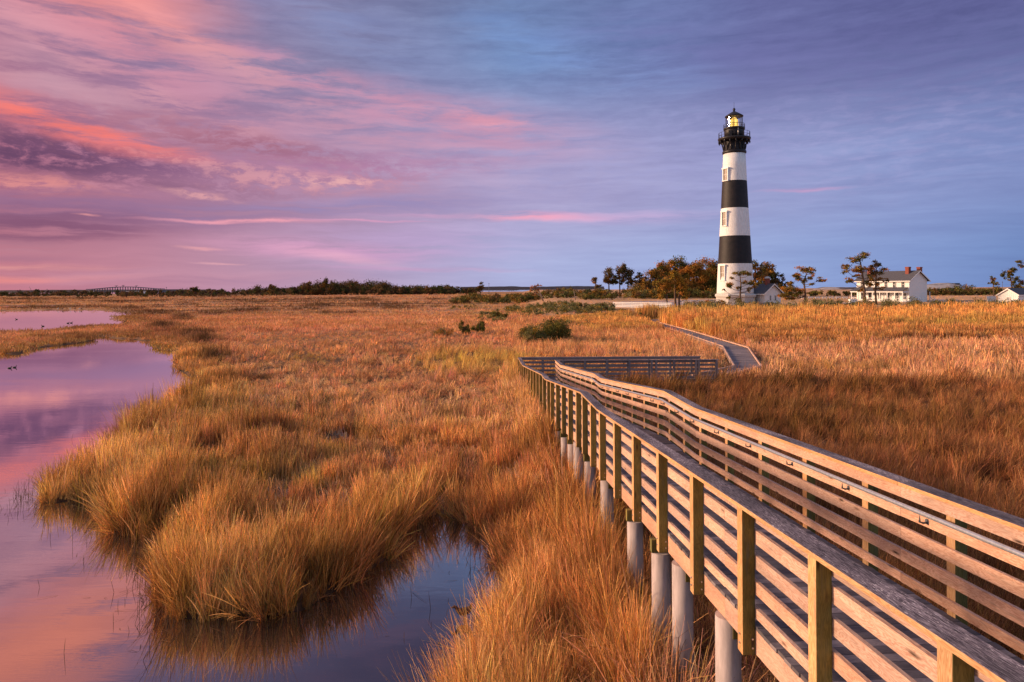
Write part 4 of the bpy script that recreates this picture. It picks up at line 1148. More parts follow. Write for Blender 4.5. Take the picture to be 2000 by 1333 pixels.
    b = MB(); b.beam((0,-.7,.95),(7.5,-.1,.80),.06,.1); b.beam((0,-.7,.55),(7.5,-.1,.45),.05,.08); b.build('ramp_rail', [M['white']], rr)
    for i in range(7):
        x = 7.5*i/6; b = MB(); b.beam((x,-.7+.08*x,-.5),(x,-.7+.08*x,.97-.02*x),.08,.08,side=(1,0,0)); b.build('ramp_post', [M['white']], rr)
keepers()

def shed():
    Zc = 150; base = at(1989, 595, Zc)
    c = Vector((-base.x, -base.y, 0)).normalized()
    ang = math.atan2(c.y, c.x)-R(24)
    g = Vector((math.cos(ang), math.sin(ang), 0)); sy = Vector((-g.y, g.x, 0)); W = 4.0
    cr = Vector((base.x, base.y, 0)); org = cr+sy*W/2
    if org.x > cr.x: org = cr-sy*W/2
    r = empty('shed', (org.x, org.y, base.z-.2), 'small cream board shed with grey gable roof at the right edge', 'shed', rz=ang)
    wall, roof = gable_house(r, g, 6.5, W, 2.35, 3.65, M['white'], M['shingle'], over=.25)
    window(r, (0, 0, 1.2), (1,0,0), .5, .5, M['white'])
    b = MB()
    for k in range(10): y = -W/2+.2+k*(W-.4)/9; b.beam((.012,y,0),(.012,y,2.3+1.25*(1-abs(y)/(W/2))-.1),.02,.03,side=(1,0,0))
    b.build('battens', [M['white']], wall)
shed()

def misc_white():
    p = at(1936, 590.5, 160)
    r = empty('white_screen', (p.x, p.y, p.z), 'small white boarded screen with two corner posts standing in the field', 'screen')
    b = MB(); b.beam((-.9,0,.1),(.95,.1,.1),.06,1.25,ah=1); b.build('panel', [M['white']], r)
    for x in (-.95, 1.0):
        b = MB(); b.beam((x,-.02,-.3),(x,-.02,1.45),.13,.13,side=(1,0,0)); b.build('post', [M['white']], r)
    b = MB(); b.beam((-1.0,0,1.38),(1.05,0.1,1.38),.16,.08,ah=1); b.build('top_rail', [M['white']], r)
    # boxy steps left of the porch
    p = at(1666, 591, 172); r = empty('white_box', (p.x,p.y,p.z), 'low white wooden box with lid on the lawn left of the keepers house', 'box')
    b = MB(); b.box(-.95,.95,-.5,.5,-.2,.72); b.build('chest', [M['white']], r)
    b = MB(); b.box(-1.0,1.0,-.55,.55,.722,.80); b.build('lid', [M['white']], r)
    # row of low white parking rails
    n = 8
    for i in range(n):
        x = 1570+i*13.5; p = at(x, 582.8, 205)
        b = MB(); w = .75
        b.beam((-w,0,.12),(w,0,.12),.25,.3,ah=1); b.beam((-w*.7,0,-.2),(-w*.7,0,.11),.2,.2,side=(1,0,0)); b.beam((w*.7,0,-.2),(w*.7,0,.11),.2,.2,side=(1,0,0))
        o = b.build('low_barrier', [M['white']]); o.location = p
        tag(o, 'low white barrier in the row on the lawn between the tree and the keepers house', 'barrier', 'low white barriers on the lawn')
    # pale path
    b = MB(); pts = [(1500,593.5,166),(1560,592.5,166),(1620,592,168),(1672,591.5,172)]
    for (xa,ya,za),(xb,yb,zb) in zip(pts[:-1], pts[1:]):
        A = at(xa,ya,za); B = at(xb,yb,zb)
        A.z = float(ground_z(A.x,A.y))+.05; B.z = float(ground_z(B.x,B.y))+.05
        b.beam(A, B, 2.4, .08, ah=.5)
    o = b.build('path', [M['concrete']]); tag(o, 'pale path crossing the lawn beside the lighthouse', None, None, 'structure')
misc_white()

def fence():
    A = Vector((21.8, 147.0, 1.45)); Bp = Vector((32.3, 138.2, 1.42)); Cp = Vector((51.0, 166.5, 1.50))
    r = empty('plank_fence', (A.x, A.y, A.z), 'white post and rail fence turning a corner left of the lighthouse', 'fence')
    for P, Q, n in ((A, Bp, 6), (A, Cp, 13)):
        d = Q-P
        for i in range(0 if P is A and Q is Bp else 1, n+1):
            p = d*i/n; b = MB(); b.beam(p+Vector((0,0,-.4)), p+Vector((0,0,1.22)), .15, .15, side=(1,0,0)); b.build('post', [M['white']], r)
        sd = Vector((-d.y,d.x,0)).normalized()
        if sd.y > 0: sd = -sd
        for z in (.20,.49,.80,1.10):
            b = MB(); b.beam(sd*.1+Vector((0,0,z)), d+sd*.1+Vector((0,0,z)), .04, .17, side=sd, ah=.5); b.build('fence_rail', [M['white']], r)
fence()

# ------------------------------------------------------------------ foliage
def leaves(pads, leaf, dens, cols, seed=0, flatten=1.0, shell=.45):
    """pads: (x,y,z,rx,ry,rz). Many small leaf clumps through each pad's volume"""
    r = np.random.default_rng(seed); VV = []; TT = []
    for (x, y, z, rx, ry, rz) in pads:
        # each pad breaks into sub-clumps
        ns = max(5, int(rx*rz*5/(leaf*leaf*14)))
        sub = r.normal(size=(ns,3)); sub /= np.linalg.norm(sub,axis=1)[:,None]; sub *= (.35+.6*r.random(ns))[:,None]
        n = max(14, int(24*dens*rx*rz/(leaf*leaf)))
        si = r.integers(0, ns, n)
        off = sub[si]+r.normal(size=(n,3))*.22
        P = np.array([x,y,z])+off*np.array([rx,ry,rz])
        a = r.normal(size=(n,3)); a /= np.linalg.norm(a,axis=1)[:,None]
        b = np.cross(a, r.normal(size=(n,3))); b /= np.linalg.norm(b,axis=1)[:,None]
        s = leaf*(.5+.8*r.random(n))[:,None]
        q = np.stack([P-a*s*.5, P+b*s*.35, P+a*s*.6, P-b*s*.35], 1)
        VV.append(q.reshape(-1,3))
        ci = r.integers(0, len(cols), ns)[si]
        c = np.array(cols)[ci]*(.6+.8*r.random(n))[:,None]
        TT.append(np.repeat(c, 4, 0))
    V = np.concatenate(VV); T = np.concatenate(TT)
    return V, np.arange(len(V)).reshape(-1,4), T
GREEN = [(.15,.14,.035),(.20,.16,.04),(.10,.11,.03),(.26,.16,.04)]
RUSTY = [(.34,.17,.035),(.44,.19,.04),(.22,.15,.035),(.50,.20,.05)]
GOLD = [(.42,.22,.035),(.32,.20,.035),(.46,.22,.05),(.22,.16,.03)]
DARK = [(.11,.09,.035),(.16,.10,.04),(.075,.08,.03),(.19,.10,.045)]
SAGE = [(.24,.22,.09),(.19,.18,.075),(.15,.14,.05),(.30,.23,.09)]
def tree(name, label, cat, Z, trunk, pads, cols, leaf=.35, tr=.22, group=None, dens=1.1, bark='bark', zb=None, limbs=True, extra=None):
    """trunk: pixels from the foot to the top; pads: (px,py,rx,ry) in pixels at depth Z"""
    s = Z/F; foot = at(trunk[0][0], trunk[0][1], Z)
    gz = float(ground_z(foot.x, foot.y)) if zb is None else zb
    foot.z = min(foot.z, gz+.3)
    r = empty(name, (foot.x, foot.y, min(foot.z, gz)), label, cat, group)
    o0 = Vector(r.location); sd = int(trunk[0][0]*7+Z)
    rr = random.Random(sd)
    pts = [foot-o0-Vector((0,0,.3))]
    for (x, y) in trunk[1:]: p = at(x, y, Z); p.y += rr.uniform(-.5,.5); pts.append(p-o0)
    b = MB(); n = len(pts); b.tube(pts, [tr*(1-.65*i/(n-1)) for i in range(n)], 8)
    P3 = []
    for (x, y, rx, ry) in pads:
        p = at(x, y, Z); dy = rr.uniform(-1,1)*min(2.5, abs(p.x-foot.x)*.5+.8); P3.append((p.x-o0.x, dy, p.z-o0.z, rx*s*1.2, max(rx,ry)*s, ry*s*1.42))
    tl = b.build('trunk', [M[bark]], r)
    if limbs:
        for q in P3:
            q3 = Vector(q[:3]); zs = q3.z-abs(q3.x-pts[0].x)*.45
            # nearest point on the trunk at a lower height
            best = pts[-1]
            for a, c in zip(pts[:-1], pts[1:]):
                if a.z <= zs <= c.z: t = (zs-a.z)/(c.z-a.z+1e-6); best = a+(c-a)*t
            if zs < pts[1].z*.5 and len(pts) > 2: best = pts[1]*.8
            mid = (best+q3)/2+Vector((rr.uniform(-.3,.3), rr.uniform(-.3,.3), -.12*(q3-best).length))
            b = MB(); b.tube([best, mid, q3], [tr*.30, tr*.20, tr*.06], 6)
            for k in range(4):
                e = q3+Vector((rr.uniform(-1,1)*q[3], rr.uniform(-1,1)*q[4], rr.uniform(-.5,.8)*q[5])); b.tube([mid.lerp(q3,.6), e], [tr*.13, tr*.04], 5)
            b.build('limb', [M[bark]], tl)
    V, Q, T = leaves(P3, leaf, dens, cols, sd)
    npmesh('crown', V, Q, M['leaf'], tint=T, parent=r)
    return r
def t_auto(x, yb, yt, w, seed, k=6, low=.35):
    rr = random.Random(seed); pads = []; hgt = yb-yt
    pads.append((x, yt+w*.35, w*.5, w*.36))
    for i in range(k):
        f = rr.random(); y = yt+w*.3+f*hgt*(1-low)*.75; e = w*(.45+.35*math.sin(f*3)); xx = x+rr.uniform(-1,1)*e
        pads.append((xx, y, w*rr.uniform(.26,.45), w*rr.uniform(.18,.3)))
    return [(x, yb), (x+rr.uniform(-1,1), (yb+yt)/2), (x+rr.uniform(-1.5,1.5), yt+w*.4)], pads

pine = 'pine_tree'
tree(pine, 'bushy young pine growing in front of the lighthouse base', 'tree', 150, [(1447,597),(1446,578),(1447,555),(1444,540)],
  [(1444,534,11,4.5),(1459,537,6,4.5),(1432,543.5,5,2.3),(1423,558,5,4.5),(1430,556,6,5),(1419,567,3,2.3),(1417.5,580,3.6,3.4),(1462,553.5,9,4.5),(1477,552,7,4.5),(1442,562,4,3),(1465,565,5,3.6),(1439,586,7,3),(1473,560,4,3)], GOLD+GREEN, .22, .26, dens=1.5)
tree(pine, 'lone pine with a bushy skirt standing right of the oil house', 'tree', 152, [(1573,597),(1572,575),(1571,550),(1576,532)],
  [(1575,527,13,5),(1560,535,9,4.5),(1586,531,7,4.5),(1553,541,8,3.6),(1594,547,10,3.2),(1566,547,9,5),(1580,542,6,4),(1549,555,8,4.5),(1583,556,6,2.6),(1540,565,11,5),(1535,578,10,4.6),(1556,571,11,6),(1549,583,9,4)], RUSTY+GREEN, .25, .30, dens=1.6)
tree(pine, 'tall spreading pine in front of the left end of the keepers house', 'tree', 158, [(1688,594),(1687,570),(1687,548),(1683,522),(1680,506)],
  [(1678,504,14,5.5),(1689,499,9,4.5),(1668,508,7,4),(1660,521,10,4),(1651,528,7,4.5),(1671,526,11,6),(1686,530,10,6),(1651,547,9,3.4),(1664,550,9,3.4),(1673,538,8,2.6),(1696,552,8,3.6),(1705,560,7,4.5),(1685,566,7,4.5),(1697,541,8,4)], RUSTY+GREEN, .3, .34, dens=1.2)
tree(pine, 'shorter dark pine in front of the keepers house porch', 'tree', 158, [(1711.5,594),(1711.5,570),(1712,548),(1711,525)],
  [(1709,517,9,5),(1720,518,6,4.5),(1702,524,6,5),(1720,527,7,4),(1712,534,11,6),(1718,546,9,3),(1728,548,7,2.3),(1720,564,8,2.6),(1712,557,6,3.4),(1702,547,6,3)], RUSTY+DARK, .28, .27, dens=1.2)
# three pines inside the fence line
tree(pine, 'leftmost of the three golden pines growing out of the reeds beside the fence', 'tree', 142, [(1303,604),(1303,582),(1302,560),(1300,548)], [(1300,546,11,7),(1284,558,8,6),(1295,563,11,8),(1288,573,8,5.5),(1307,556,7,6),(1293,583,6,3)], GOLD+GOLD+RUSTY, .28, .2, dens=1.8)
tree(pine, 'middle of the three golden pines growing out of the reeds beside the fence', 'tree', 144, [(1319.5,602),(1319,580),(1318,556),(1317,540)], [(1316,537,12,7),(1324,545,13,8),(1310,551,8,6),(1322,560,9,7)], GOLD+GOLD+RUSTY, .28, .26, dens=1.8)
tree(pine, 'rightmost of the three golden pines, with bare lower limbs, beside the fence', 'tree', 144, [(1327,602),(1327,582),(1329,562),(1333,548)], [(1334,546,9,7),(1338,559,10,8),(1327,562,9,7),(1341,572,7,5),(1333,575,8,5),(1344,582,4,2.6)], GOLD+GOLD+RUSTY, .28, .24, dens=1.8)
tree(pine, 'young reddish bush pine at the foot of the lighthouse plinth, left side', 'tree', 152, [(1379,597),(1379,593),(1379,590)], [(1379,591,8,3.5),(1372,594,5,3),(1386,595,5,3)], RUSTY, .24, .1)
tree(pine, 'low bushy pine sapling touching the lighthouse plinth corner', 'tree', 152, [(1410,598),(1410,594),(1410,591)], [(1410,592,7,3.5),(1418,594,5,3)], RUSTY+GOLD, .24, .1)

Zg = 246
for (x, yb, yt, w, colr, lab, k) in [
  (1163,579,542,13,DARK,'small umbrella shaped pine, leftmost of the pines left of the lighthouse',5),
  (1190,580,524,20,DARK,'slim dark pine second from the left end of the pine row left of the lighthouse',6),
  (1211,581,517,20,DARK,'tallest of the thin pines standing apart left of the lighthouse grove',7),
  (1226,581,526,20,DARK,'thin dark pine touching the right side of the tallest standing apart pine',7),
  (1249,580,533,15,DARK,'narrow pine alone in the gap before the lighthouse grove',6)]:
    t, p = t_auto(x, yb, yt, w, x, k, .45)
    tree(pine, lab, 'tree', Zg, t, p, colr+RUSTY[:1], .42, .28, dens=1.2)
grove = [
  (1275,581,526,24,DARK+RUSTY,'thin crowned pine at the left edge of the grove behind the fence',8,240),
  (1297,581,511,26,RUSTY+GREEN,'rust tinged pine left of the tallest pine in the grove',9,246),
  (1320,581,503,30,RUSTY+GREEN,'tallest round crowned pine in the grove behind the fence',10,250),
  (1341,581,513,26,GREEN+DARK,'dark green pine right of the tallest pine in the grove',9,252),
  (1359,581,511,28,RUSTY+RUSTY,'reddish brown pine in the middle of the grove',10,240),
  (1384,581,507,34,RUSTY+GREEN,'broad dense pine at the right end of the grove touching the tower',12,246),
  (1398,581,520,22,DARK+GREEN,'dark pine half hidden behind the left side of the tower',8,256),
  (1476,581,511,18,DARK+RUSTY,'dark pine peeking out behind the right side of the tower',7,244),
  (1494,581,513,24,RUSTY+DARK,'broad reddish pine behind the oil house roof',9,250),
  (1510,581,530,18,DARK,'low dark pine behind the oil house chimney',8,252),
  (1529,580,538,12,DARK,'little spindly pine right of the oil house chimney',5,250)]
for (x, yb, yt, w, colr, lab, k, Z) in grove:
    t, p = t_auto(x, yb, yt, w, x+3, k, .12)
    rr = random.Random(x)
    for i in range(7): p.append((x+rr.uniform(-.6,.6)*w, yt+18+rr.random()*(yb-yt-26), w*rr.uniform(.28,.42), w*rr.uniform(.24,.34)))
    tree(pine, lab, 'tree', Z, t, p, colr, .5, .32, dens=1.15)
for (x, yb, trunk, pads, lab) in [
  (1941,577,[(1941,578),(1941,562),(1940,548)],[(1940,545,6,3.4),(1935,551,5,3),(1944,555,4,2.6),(1939,556,4,3)],'small round topped pine left of the shed'),
  (1975,577,[(1976,578),(1975,556),(1974,538),(1971,528)],[(1972,526,9,3.8),(1965,532,7,4.5),(1958,540,5,5),(1975,536,5,4.5),(1966,544,6,3),(1981,531,4,3)],'wind swept pine standing above the shed roof'),
  (1991,577,[(1992,578),(1991,562),(1990,546)],[(1990,544,7,3.6),(1996,552,6,4.5),(1983,553,6,3.4),(1980,559,8,3.4),(1993,561,7,3)],'bushy low pine behind the shed roof'),
  (2003,577,[(2003,578),(2003,550),(2000,520)],[(1998,512,7,3),(1996,519,6,3),(2008,515,9,4)],'tall pine cut by the right edge of the picture')]:
    tree(pine, lab, 'tree', 235, trunk, pads, DARK+GREEN, .42, .26, dens=1.3)
tree('bare_tree', 'leaning rust coloured half dead tree in the scrub left of the pines', 'tree', 215, [(1061,585),(1055,573),(1048,566),(1043,560)], [(1042,561,7,3.6),(1049,566,5,3.4),(1053,558,5,2.4),(1036,566,4,3),(1047,573,4,3)], [(.34,.14,.06),(.42,.19,.08),(.26,.11,.05)], .3, .26, bark='barkpale', dens=.7)
tree('bare_tree', 'small pale bare snag in the scrub between the rust tree and the pines', 'tree', 215, [(1124,580),(1122,575),(1121,569)], [(1121,567,2,1.6),(1125,570,1.6,1.2)], [(.40,.24,.12)], .2, .14, bark='barkpale', dens=.4)
tree('wind_shaped_tree', 'wind shaped tree with flat top rising over the far scrub at centre', 'tree', 330, [(938,577),(938,565),(938,556)], [(938,553,6,2.2),(935,560,6,3),(941,562,6,3.5),(936,567,9,4)], DARK, .6, .25)
for x, yt, w, lab in [(381,561,11,'lone round tree on the flat horizon right of the long dark building'),(637,547,16,'tallest tree in the far wood left of centre'),(601,552,13,'rounded tree at the left shoulder of the far wood'),(530,557,10,'small tree starting the far wood at its left end'),(692,552,14,'broad crowned tree in the right part of the far wood'),(835,560,8,'low lone tree near the right end of the far wood')]:
    yb = 575 if x > 450 else 572
    t, p = t_auto(x, yb, yt, w, x, 7, .1); tree('far_tree', lab, 'tree', 560, t, p, DARK+RUSTY[:1], .9, .3, dens=1.3, limbs=False, zb=0.1)

def thicket(name, label, cat, items, cols, leaf, dens=1.0, seed=1):
    pads = []
    r = random.Random(seed)
    for (x0, x1, yb, yt, Z, n) in items:
        for i in range(n):
            x = r.uniform(x0, x1); z = Z*r.uniform(.94,1.06); hpx = (yb-yt)*r.uniform(.3,1.0)
            u, v = uv_(x, yb); X = u*z/F; s = z/F; g = float(ground_z(X, z))
            w = hpx*s*r.uniform(.5,1.0)
            hh = hpx*s
            pads.append((X, z, g+hh*.5, w, w, hh*.55))
    V, Q, T = leaves(pads, leaf, dens, cols, seed)
    o = npmesh(name, V, Q, M['leaf'], tint=T); return tag(o, label, cat, None, 'stuff')
thicket('far_wood', 'dark far off wood along the horizon left of centre', 'wood', [(500,900,576,559,600,200),(590,760,575,550,620,90),(760,930,575,561,600,90)], DARK+[(.09,.05,.03)], 1.0, 1.2, 3)
thicket('horizon_scrub', 'low dark scrub line along the left horizon', 'scrub', [(-60,560,579,568,640,340),(150,420,581,573,520,60),(300,560,580,572,560,70)], DARK+[(.09,.05,.04)], 1.1, 1.0, 4)
thicket('coastal_scrub', 'green brown scrub in front of the pines and across the middle distance', 'scrub',
   [(880,1240,588,572,250,120),(900,1200,584,569,300,90),(1140,1200,588,572,225,24),(1230,1405,583,562,236,70),(1240,1400,580,548,262,40),(1500,1560,583,560,240,22)], GREEN+DARK+RUSTY[:1]+SAGE[:1], .42, .9, 5)
thicket('field_scrub', 'dark scrub belt behind the lawn and keepers house', 'scrub', [(1580,1700,579,568,260,50),(1810,2040,578,562,262,110),(1840,1900,577,559,262,24)], DARK+GREEN[:2], .5, 1.0, 6)
thicket('bayberry_fringe', 'grey green bayberry fringe along the back of the reeds', 'shrubs', [(1340,2040,600,580,131,300),(1830,2040,600,586,133,40)], SAGE+[(.2,.13,.06)], .22, .55, 7)
thicket('marsh_elder', 'mixed olive shrubs scattered over the hummocky ground left of the fence', 'shrubs', [(880,960,597,590,190,26),(1010,1200,612,598,135,110),(990,1125,604,593,165,90),(1080,1150,632,618,100,30),(940,1010,620,610,120,22)], SAGE+SAGE+GOLD[:1]+GREEN[:1], .22, .6, 8)

def bush(label, x, yb, w, h, Z, cols, leaf=.12, n=9, dens=1.2, stems=True, seed=1):
    """w,h in pixels"""
    s = Z/F; f = at(x, yb, Z); g = float(ground_z(f.x, f.y, np.array(float(sdf(np.array([f.x]),np.array([f.y]))[0]))))
    r = empty('bush', (f.x, f.y, g), label, 'bush', 'bushes in the marsh'); rr = random.Random(seed+int(x))
    pads = []
    for i in range(n):
        a = rr.uniform(-1,1); hh = h*s*(1-.5*a*a)*rr.uniform(.55,1)
        pads.append((a*w*s*.45, rr.uniform(-.4,.4)*w*s, hh*.55, w*s*.22, w*s*.22, hh*.5))
    V, Q, T = leaves(pads, leaf, dens, cols, seed); npmesh('crown', V, Q, M['leaf'], tint=T, parent=r)
    if stems:
        b = MB()
        for p in pads:
            for k in range(4):
                q = Vector((p[0]*.35+rr.uniform(-.1,.1), p[1]*.35, -.05)); e = Vector((p[0]+rr.uniform(-1,1)*p[3], p[1]+rr.uniform(-1,1)*p[4], p[2]+p[5]*rr.uniform(.3,1))); b.tube([q, (q+e)/2+Vector((0,0,.1)), e], [.03,.02,.008], 5)
        b.build('stem', [M['bark']], r)
bush('big dark green bush, largest one, behind the ramp corner', 1090, 669, 74, 46, 72, GREEN+GREEN+DARK[:1], .13, 20, 1.1)
bush('grey green bush forming the left half of the big clump behind the ramp corner', 1040, 667, 74, 36, 71, SAGE+GREEN+GOLD[:1], .12, 18, 1.0)
bush('dark green bush, left one of the pair left of the big bush', 904, 648, 26, 26, 85, GREEN+DARK[:1], .13, 7)
bush('round green bush, right one of the pair left of the big bush', 936, 643, 32, 25, 88, GREEN, .13, 8)
bush('thin brownish bush with bare twigs left of the green pair', 868, 652, 46, 22, 82, RUSTY[:2]+SAGE[:1], .10, 7, .45)
bush('small bright green bush farther back above the green pair', 972, 616, 34, 22, 125, GREEN+GOLD[:1], .18, 8)
bush('low olive bush right behind the small bright green bush', 950, 612, 30, 12, 140, SAGE, .18, 6)
bush('sprawling sage bush in front of the big bush top', 1070, 640, 40, 22, 92, SAGE+GOLD[:1], .13, 8, .8)
bush('small dark bush left of the fence corner', 1136, 604, 26, 13, 140, DARK+GREEN, .2, 7)
bush('dark bush touching the fence corner', 1170, 606, 34, 15, 136, GREEN+DARK, .2, 8)
bush('ragged bush in front of the fence', 1213, 612, 34, 13, 128, GREEN+GOLD[:1], .18, 7)
bush('bush overhanging the far end of the low walkway', 1256, 622, 22, 17, 116, SAGE+GREEN, .16, 6)
bush('isolated green bush in the reeds in front of the keepers house', 1717, 645, 26, 11, 92, GREEN, .14, 6, 1.1)
bush('small isolated bush in the reeds near the right edge', 1964, 630, 18, 11, 100, GREEN+SAGE[:1], .14, 5)
bush('tiny twiggy bush in the reeds right of the walkway', 1614, 640, 11, 9, 95, GREEN+RUSTY[:1], .12, 4, .7)

# ------------------------------------------------------------------ far things
def far_things():
    # dunes beyond the keepers house
    def ridge(name, label, x0, x1, Z, ybase, prof, depth, colr, seed):
        n = 60; m = 14; V = []
        for j in range(m):
            for i in range(n):
                t = i/(n-1); x = x0+(x1-x0)*t; hp = np.interp(t, [p[0] for p in prof], [p[1] for p in prof])
                a = math.sin(math.pi*j/(m-1)); z = Z+depth*(j/(m-1)-.5)
                u, v = uv_(x, ybase); X = u*Z/F*(z/Z)
                nn = float(fbm(np.array(X*.02+seed), np.array(z*.02)))
                V.append((X, z, -1+a*(hp*Z/F+1)*(.7+.6*nn)))
        V = np.array(V); I = np.arange(len(V)).reshape(m,n); Q = np.stack([I[:-1,:-1],I[:-1,1:],I[1:,1:],I[1:,:-1]],-1).reshape(-1,4)
        mt, nt, out = newmat(name+'_surface'); tc = N(nt,'ShaderNodeTexCoord').outputs['Object']
        nz = noise(nt, tc, .03, 6, .65); r = ramp(nt, [(.46, colr[0]), (.54, colr[1])]); nt.links.new(nz, r.inputs[0])
        bsdf(nt, out, r.outputs[0], .9, .1, nz, .4, 2)
        o = npmesh(name, V, Q, mt, smooth=True); tag(o, label, None, None, 'structure')
    ridge('dunes', 'pale sand dunes with dark scrub beyond the keepers house', 1795, 1895, 620, 572, [(0,13),(.3,15),(.6,16),(.8,14),(1,3)], 120, [(.06,.05,.045),(.42,.38,.36)], 1)
    ridge('dune_hill', 'low dune ridge on the horizon right of the lighthouse', 1560, 1700, 640, 572, [(0,3),(.35,9),(.6,9.5),(1,9)], 120, [(.07,.05,.045),(.45,.38,.34)], 5)
    ridge('far_shore', 'thin dark far shore across the water', 900, 1180, 2600, 563, [(0,3.6),(.3,4.2),(.5,3.4),(.8,4),(1,3.2)], 500, [(.03,.03,.04),(.05,.045,.05)], 9)
    ridge('left_shore', 'thin dark land line on the left horizon', -150, 420, 2400, 568, [(0,2.5),(.4,2.8),(.7,2.8),(1,2)], 500, [(.03,.025,.03),(.05,.04,.045)], 12)
    # dune house
    Z = 620; p = at(1867, 557, Z)
    r = empty('dune_house', p, 'tiny flat topped house standing on the dunes', 'house')
    b = MB(); b.box(-2.1,2.1,-2,2,-1,1.2); b.build('wall', [M['farsteel']], r); b = MB(); b.box(-2.4,2.4,-2.3,2.3,1.21,1.7); b.build('roof', [M['shingle']], r)
    # bridge
    Z = 2000; s = Z/F; A = at(170, 568.5, Z)
    r = empty('bridge', (A.x, A.y, 0), 'long humped road bridge on the left horizon', 'bridge')
    b = MB(); n = 30; W = 150*s
    hh = lambda t: (6.5+4.2*math.sin(math.pi*min(1,max(0,(t-.05)/.9)))**1.3-2)*s
    P = [Vector((W*i/n, 0, max(1.0, hh(i/n)-5*s*0+0))) for i in range(n+1)]
    for p, q in zip(P[:-1], P[1:]): b.beam(p, q, 12, 1.9)
    b.build('road_deck', [M['farsteel']], r)
    for i in range(2, n-1):
        b = MB(); b.beam((P[i].x,0,-2), (P[i].x,0,P[i].z-1), 1.1, 2.5, side=(1,0,0)); b.build('pier', [M['farsteel']], r)
    for t, hgt in ((.38,3.2),(.47,3.4),(.64,3)):
        x = W*t; zz = hh(t); b = MB(); b.tube([(x,0,zz),(x,0,zz+hgt*s)], .9, 6); b.beam((x-4,0,zz+hgt*s*.8),(x+5,0,zz+hgt*s),1,1); b.build('derrick', [M['farsteel']], r)
    # long pale building, long dark pier building
    for (x0, x1, y0, y1, Z, m, nm, lab) in [(248,291,571.5,568.6,900,M['white'],'warehouse','long low white building below the bridge on the left horizon'),
                                         (312,347,571,566.5,1000,M['farsteel'],'warehouse','long dark flat building on the left horizon right of the bridge'),
                                         (176,180,570.5,568,900,M['white'],'cottage','tiny white building left of the long white building')]:
        a = at(x0, y0, Z); c = at(x1, y1, Z)
        r = empty(nm, ((a.x+c.x)/2, a.y, a.z), lab, 'building'); w = (c.x-a.x)/2; h = c.z-a.z
        b = MB(); b.box(-w,w,-4,4,-3,h); b.build('wall', [m], r); b = MB(); b.box(-w-.5,w+.5,-4.5,4.5,h+.01,h+.5); b.build('roof', [M['shingle']], r)
    for (x, yt, Z, lab) in [(325,561,900,'thin mast above the long dark building'),(356,563,900,'thin mast left of the paired masts'),(365.5,562.5,900,'left mast of the close pair on the left horizon'),(371,564,900,'right mast of the close pair on the left horizon'),
                            (955,553,500,'tall slim mast beside the flat topped tree at centre'),(92,565,1200,'short mast on the far left horizon'),(1958,550,250,'dark signal tower left of the shed pines'),(433,566,900,'tiny mast right of the lone round tree')]:
        f = at(x, 573, Z); t = at(x, yt, Z); w = Z*.00030
        r = empty('mast', (f.x, f.y, f.z), lab, 'mast'); b = MB(); hgt = t.z-f.z
        b.tube([(0,0,-1),(0,0,hgt)], [w*1.3, w*.7], 6); b.build('pole', [M['farsteel']], r)
        b = MB(); b.beam((-w*3,0,hgt*.93),(w*3,0,hgt*.93), w*1.2, w*1.4); b.build('crossarm', [M['farsteel']], r)
    f = at(62, 570, 900); r = empty('crane', (f.x,f.y,f.z), 'thin crane jib leaning left on the far left horizon', 'crane')
    b = MB(); b.tube([(0,0,0),(-3.2,0,6.6)], [.25,.18], 5); b.build('jib', [M['farsteel']], r); b = MB(); b.box(-.8,1.4,-.8,.8,-2,.4); b.build('cab', [M['farsteel']], r)
far_things()

# ------------------------------------------------------------------ birds
def loft(b, pts, radii, sq=(1,1), n=12): b.tube(pts, radii, n, squash=sq)
def duck(label, x, y, head=1, s=1.0, group='ducks on the ponds', zl=None):
    X, Y = gnd(x, y, 0); b = MB()
    P = [(-.22,0,.085),(-.18,0,.07),(-.10,0,.055),(0,0,.05),(.10,0,.055),(.155,0,.085),(.175,0,.14),(.185,0,.19),(.21,0,.215),(.24,0,.21),(.262,0,.203),(.30,0,.196)]
    Rr = [.006,.035,.068,.085,.078,.052,.036,.032,.040,.033,.014,.008]
    b.tube([Vector(p)*s for p in P], [r*s for r in Rr], 12, squash=(1.05,.95))
    o = b.build('duck', [M['birddark']]); o.location = (X, Y, -.01); o.rotation_euler = (0,0,0 if head > 0 else math.pi)
    tag(o, label, 'duck', group)
duck('dark duck, left one of the near pair on the large pond', 18.5, 720, 1, .75); duck('dark duck, right one of the near pair on the large pond', 28, 718.5, 1, .75)
duck('dark duck, left one of the pair on the far pond', 132.5, 632, 1, 1.15); duck('dark duck, right one of the pair on the far pond', 139, 631.5, 1, 1.15)
duck('lone dark duck at the left of the far pond', 32.5, 624.5, -1, 1.15); duck('dark duck close to the grassy bank of the far pond', 84, 638, -1, 1.15)
for i, x in enumerate([113,122,137,146,155,159]):
    X, Y = gnd(x, 606.2, 0); b = MB(); s = 1.6
    b.tube([Vector(p)*s for p in [(-.16,0,.28),(-.08,0,.26),(.02,0,.26),(.09,0,.29),(.11,0,.36),(.125,0,.42),(.16,0,.43),(.21,0,.42)]], [r*s for r in [.01,.045,.065,.05,.025,.03,.022,.006]], 8)
    b.tube([(.0,.02,.35),(0,.02,-.05)], .012, 5); b.tube([(.03,-.02,.35),(.03,-.02,-.05)], .012, 5)
    o = b.build('shorebird', [M['birddark'] if i % 2 else M['concrete']]); o.location = (X, Y, 0)
    tag(o, 'tiny wading bird in the row along the far shore of the far pond', 'bird', 'wading birds on the far shore')
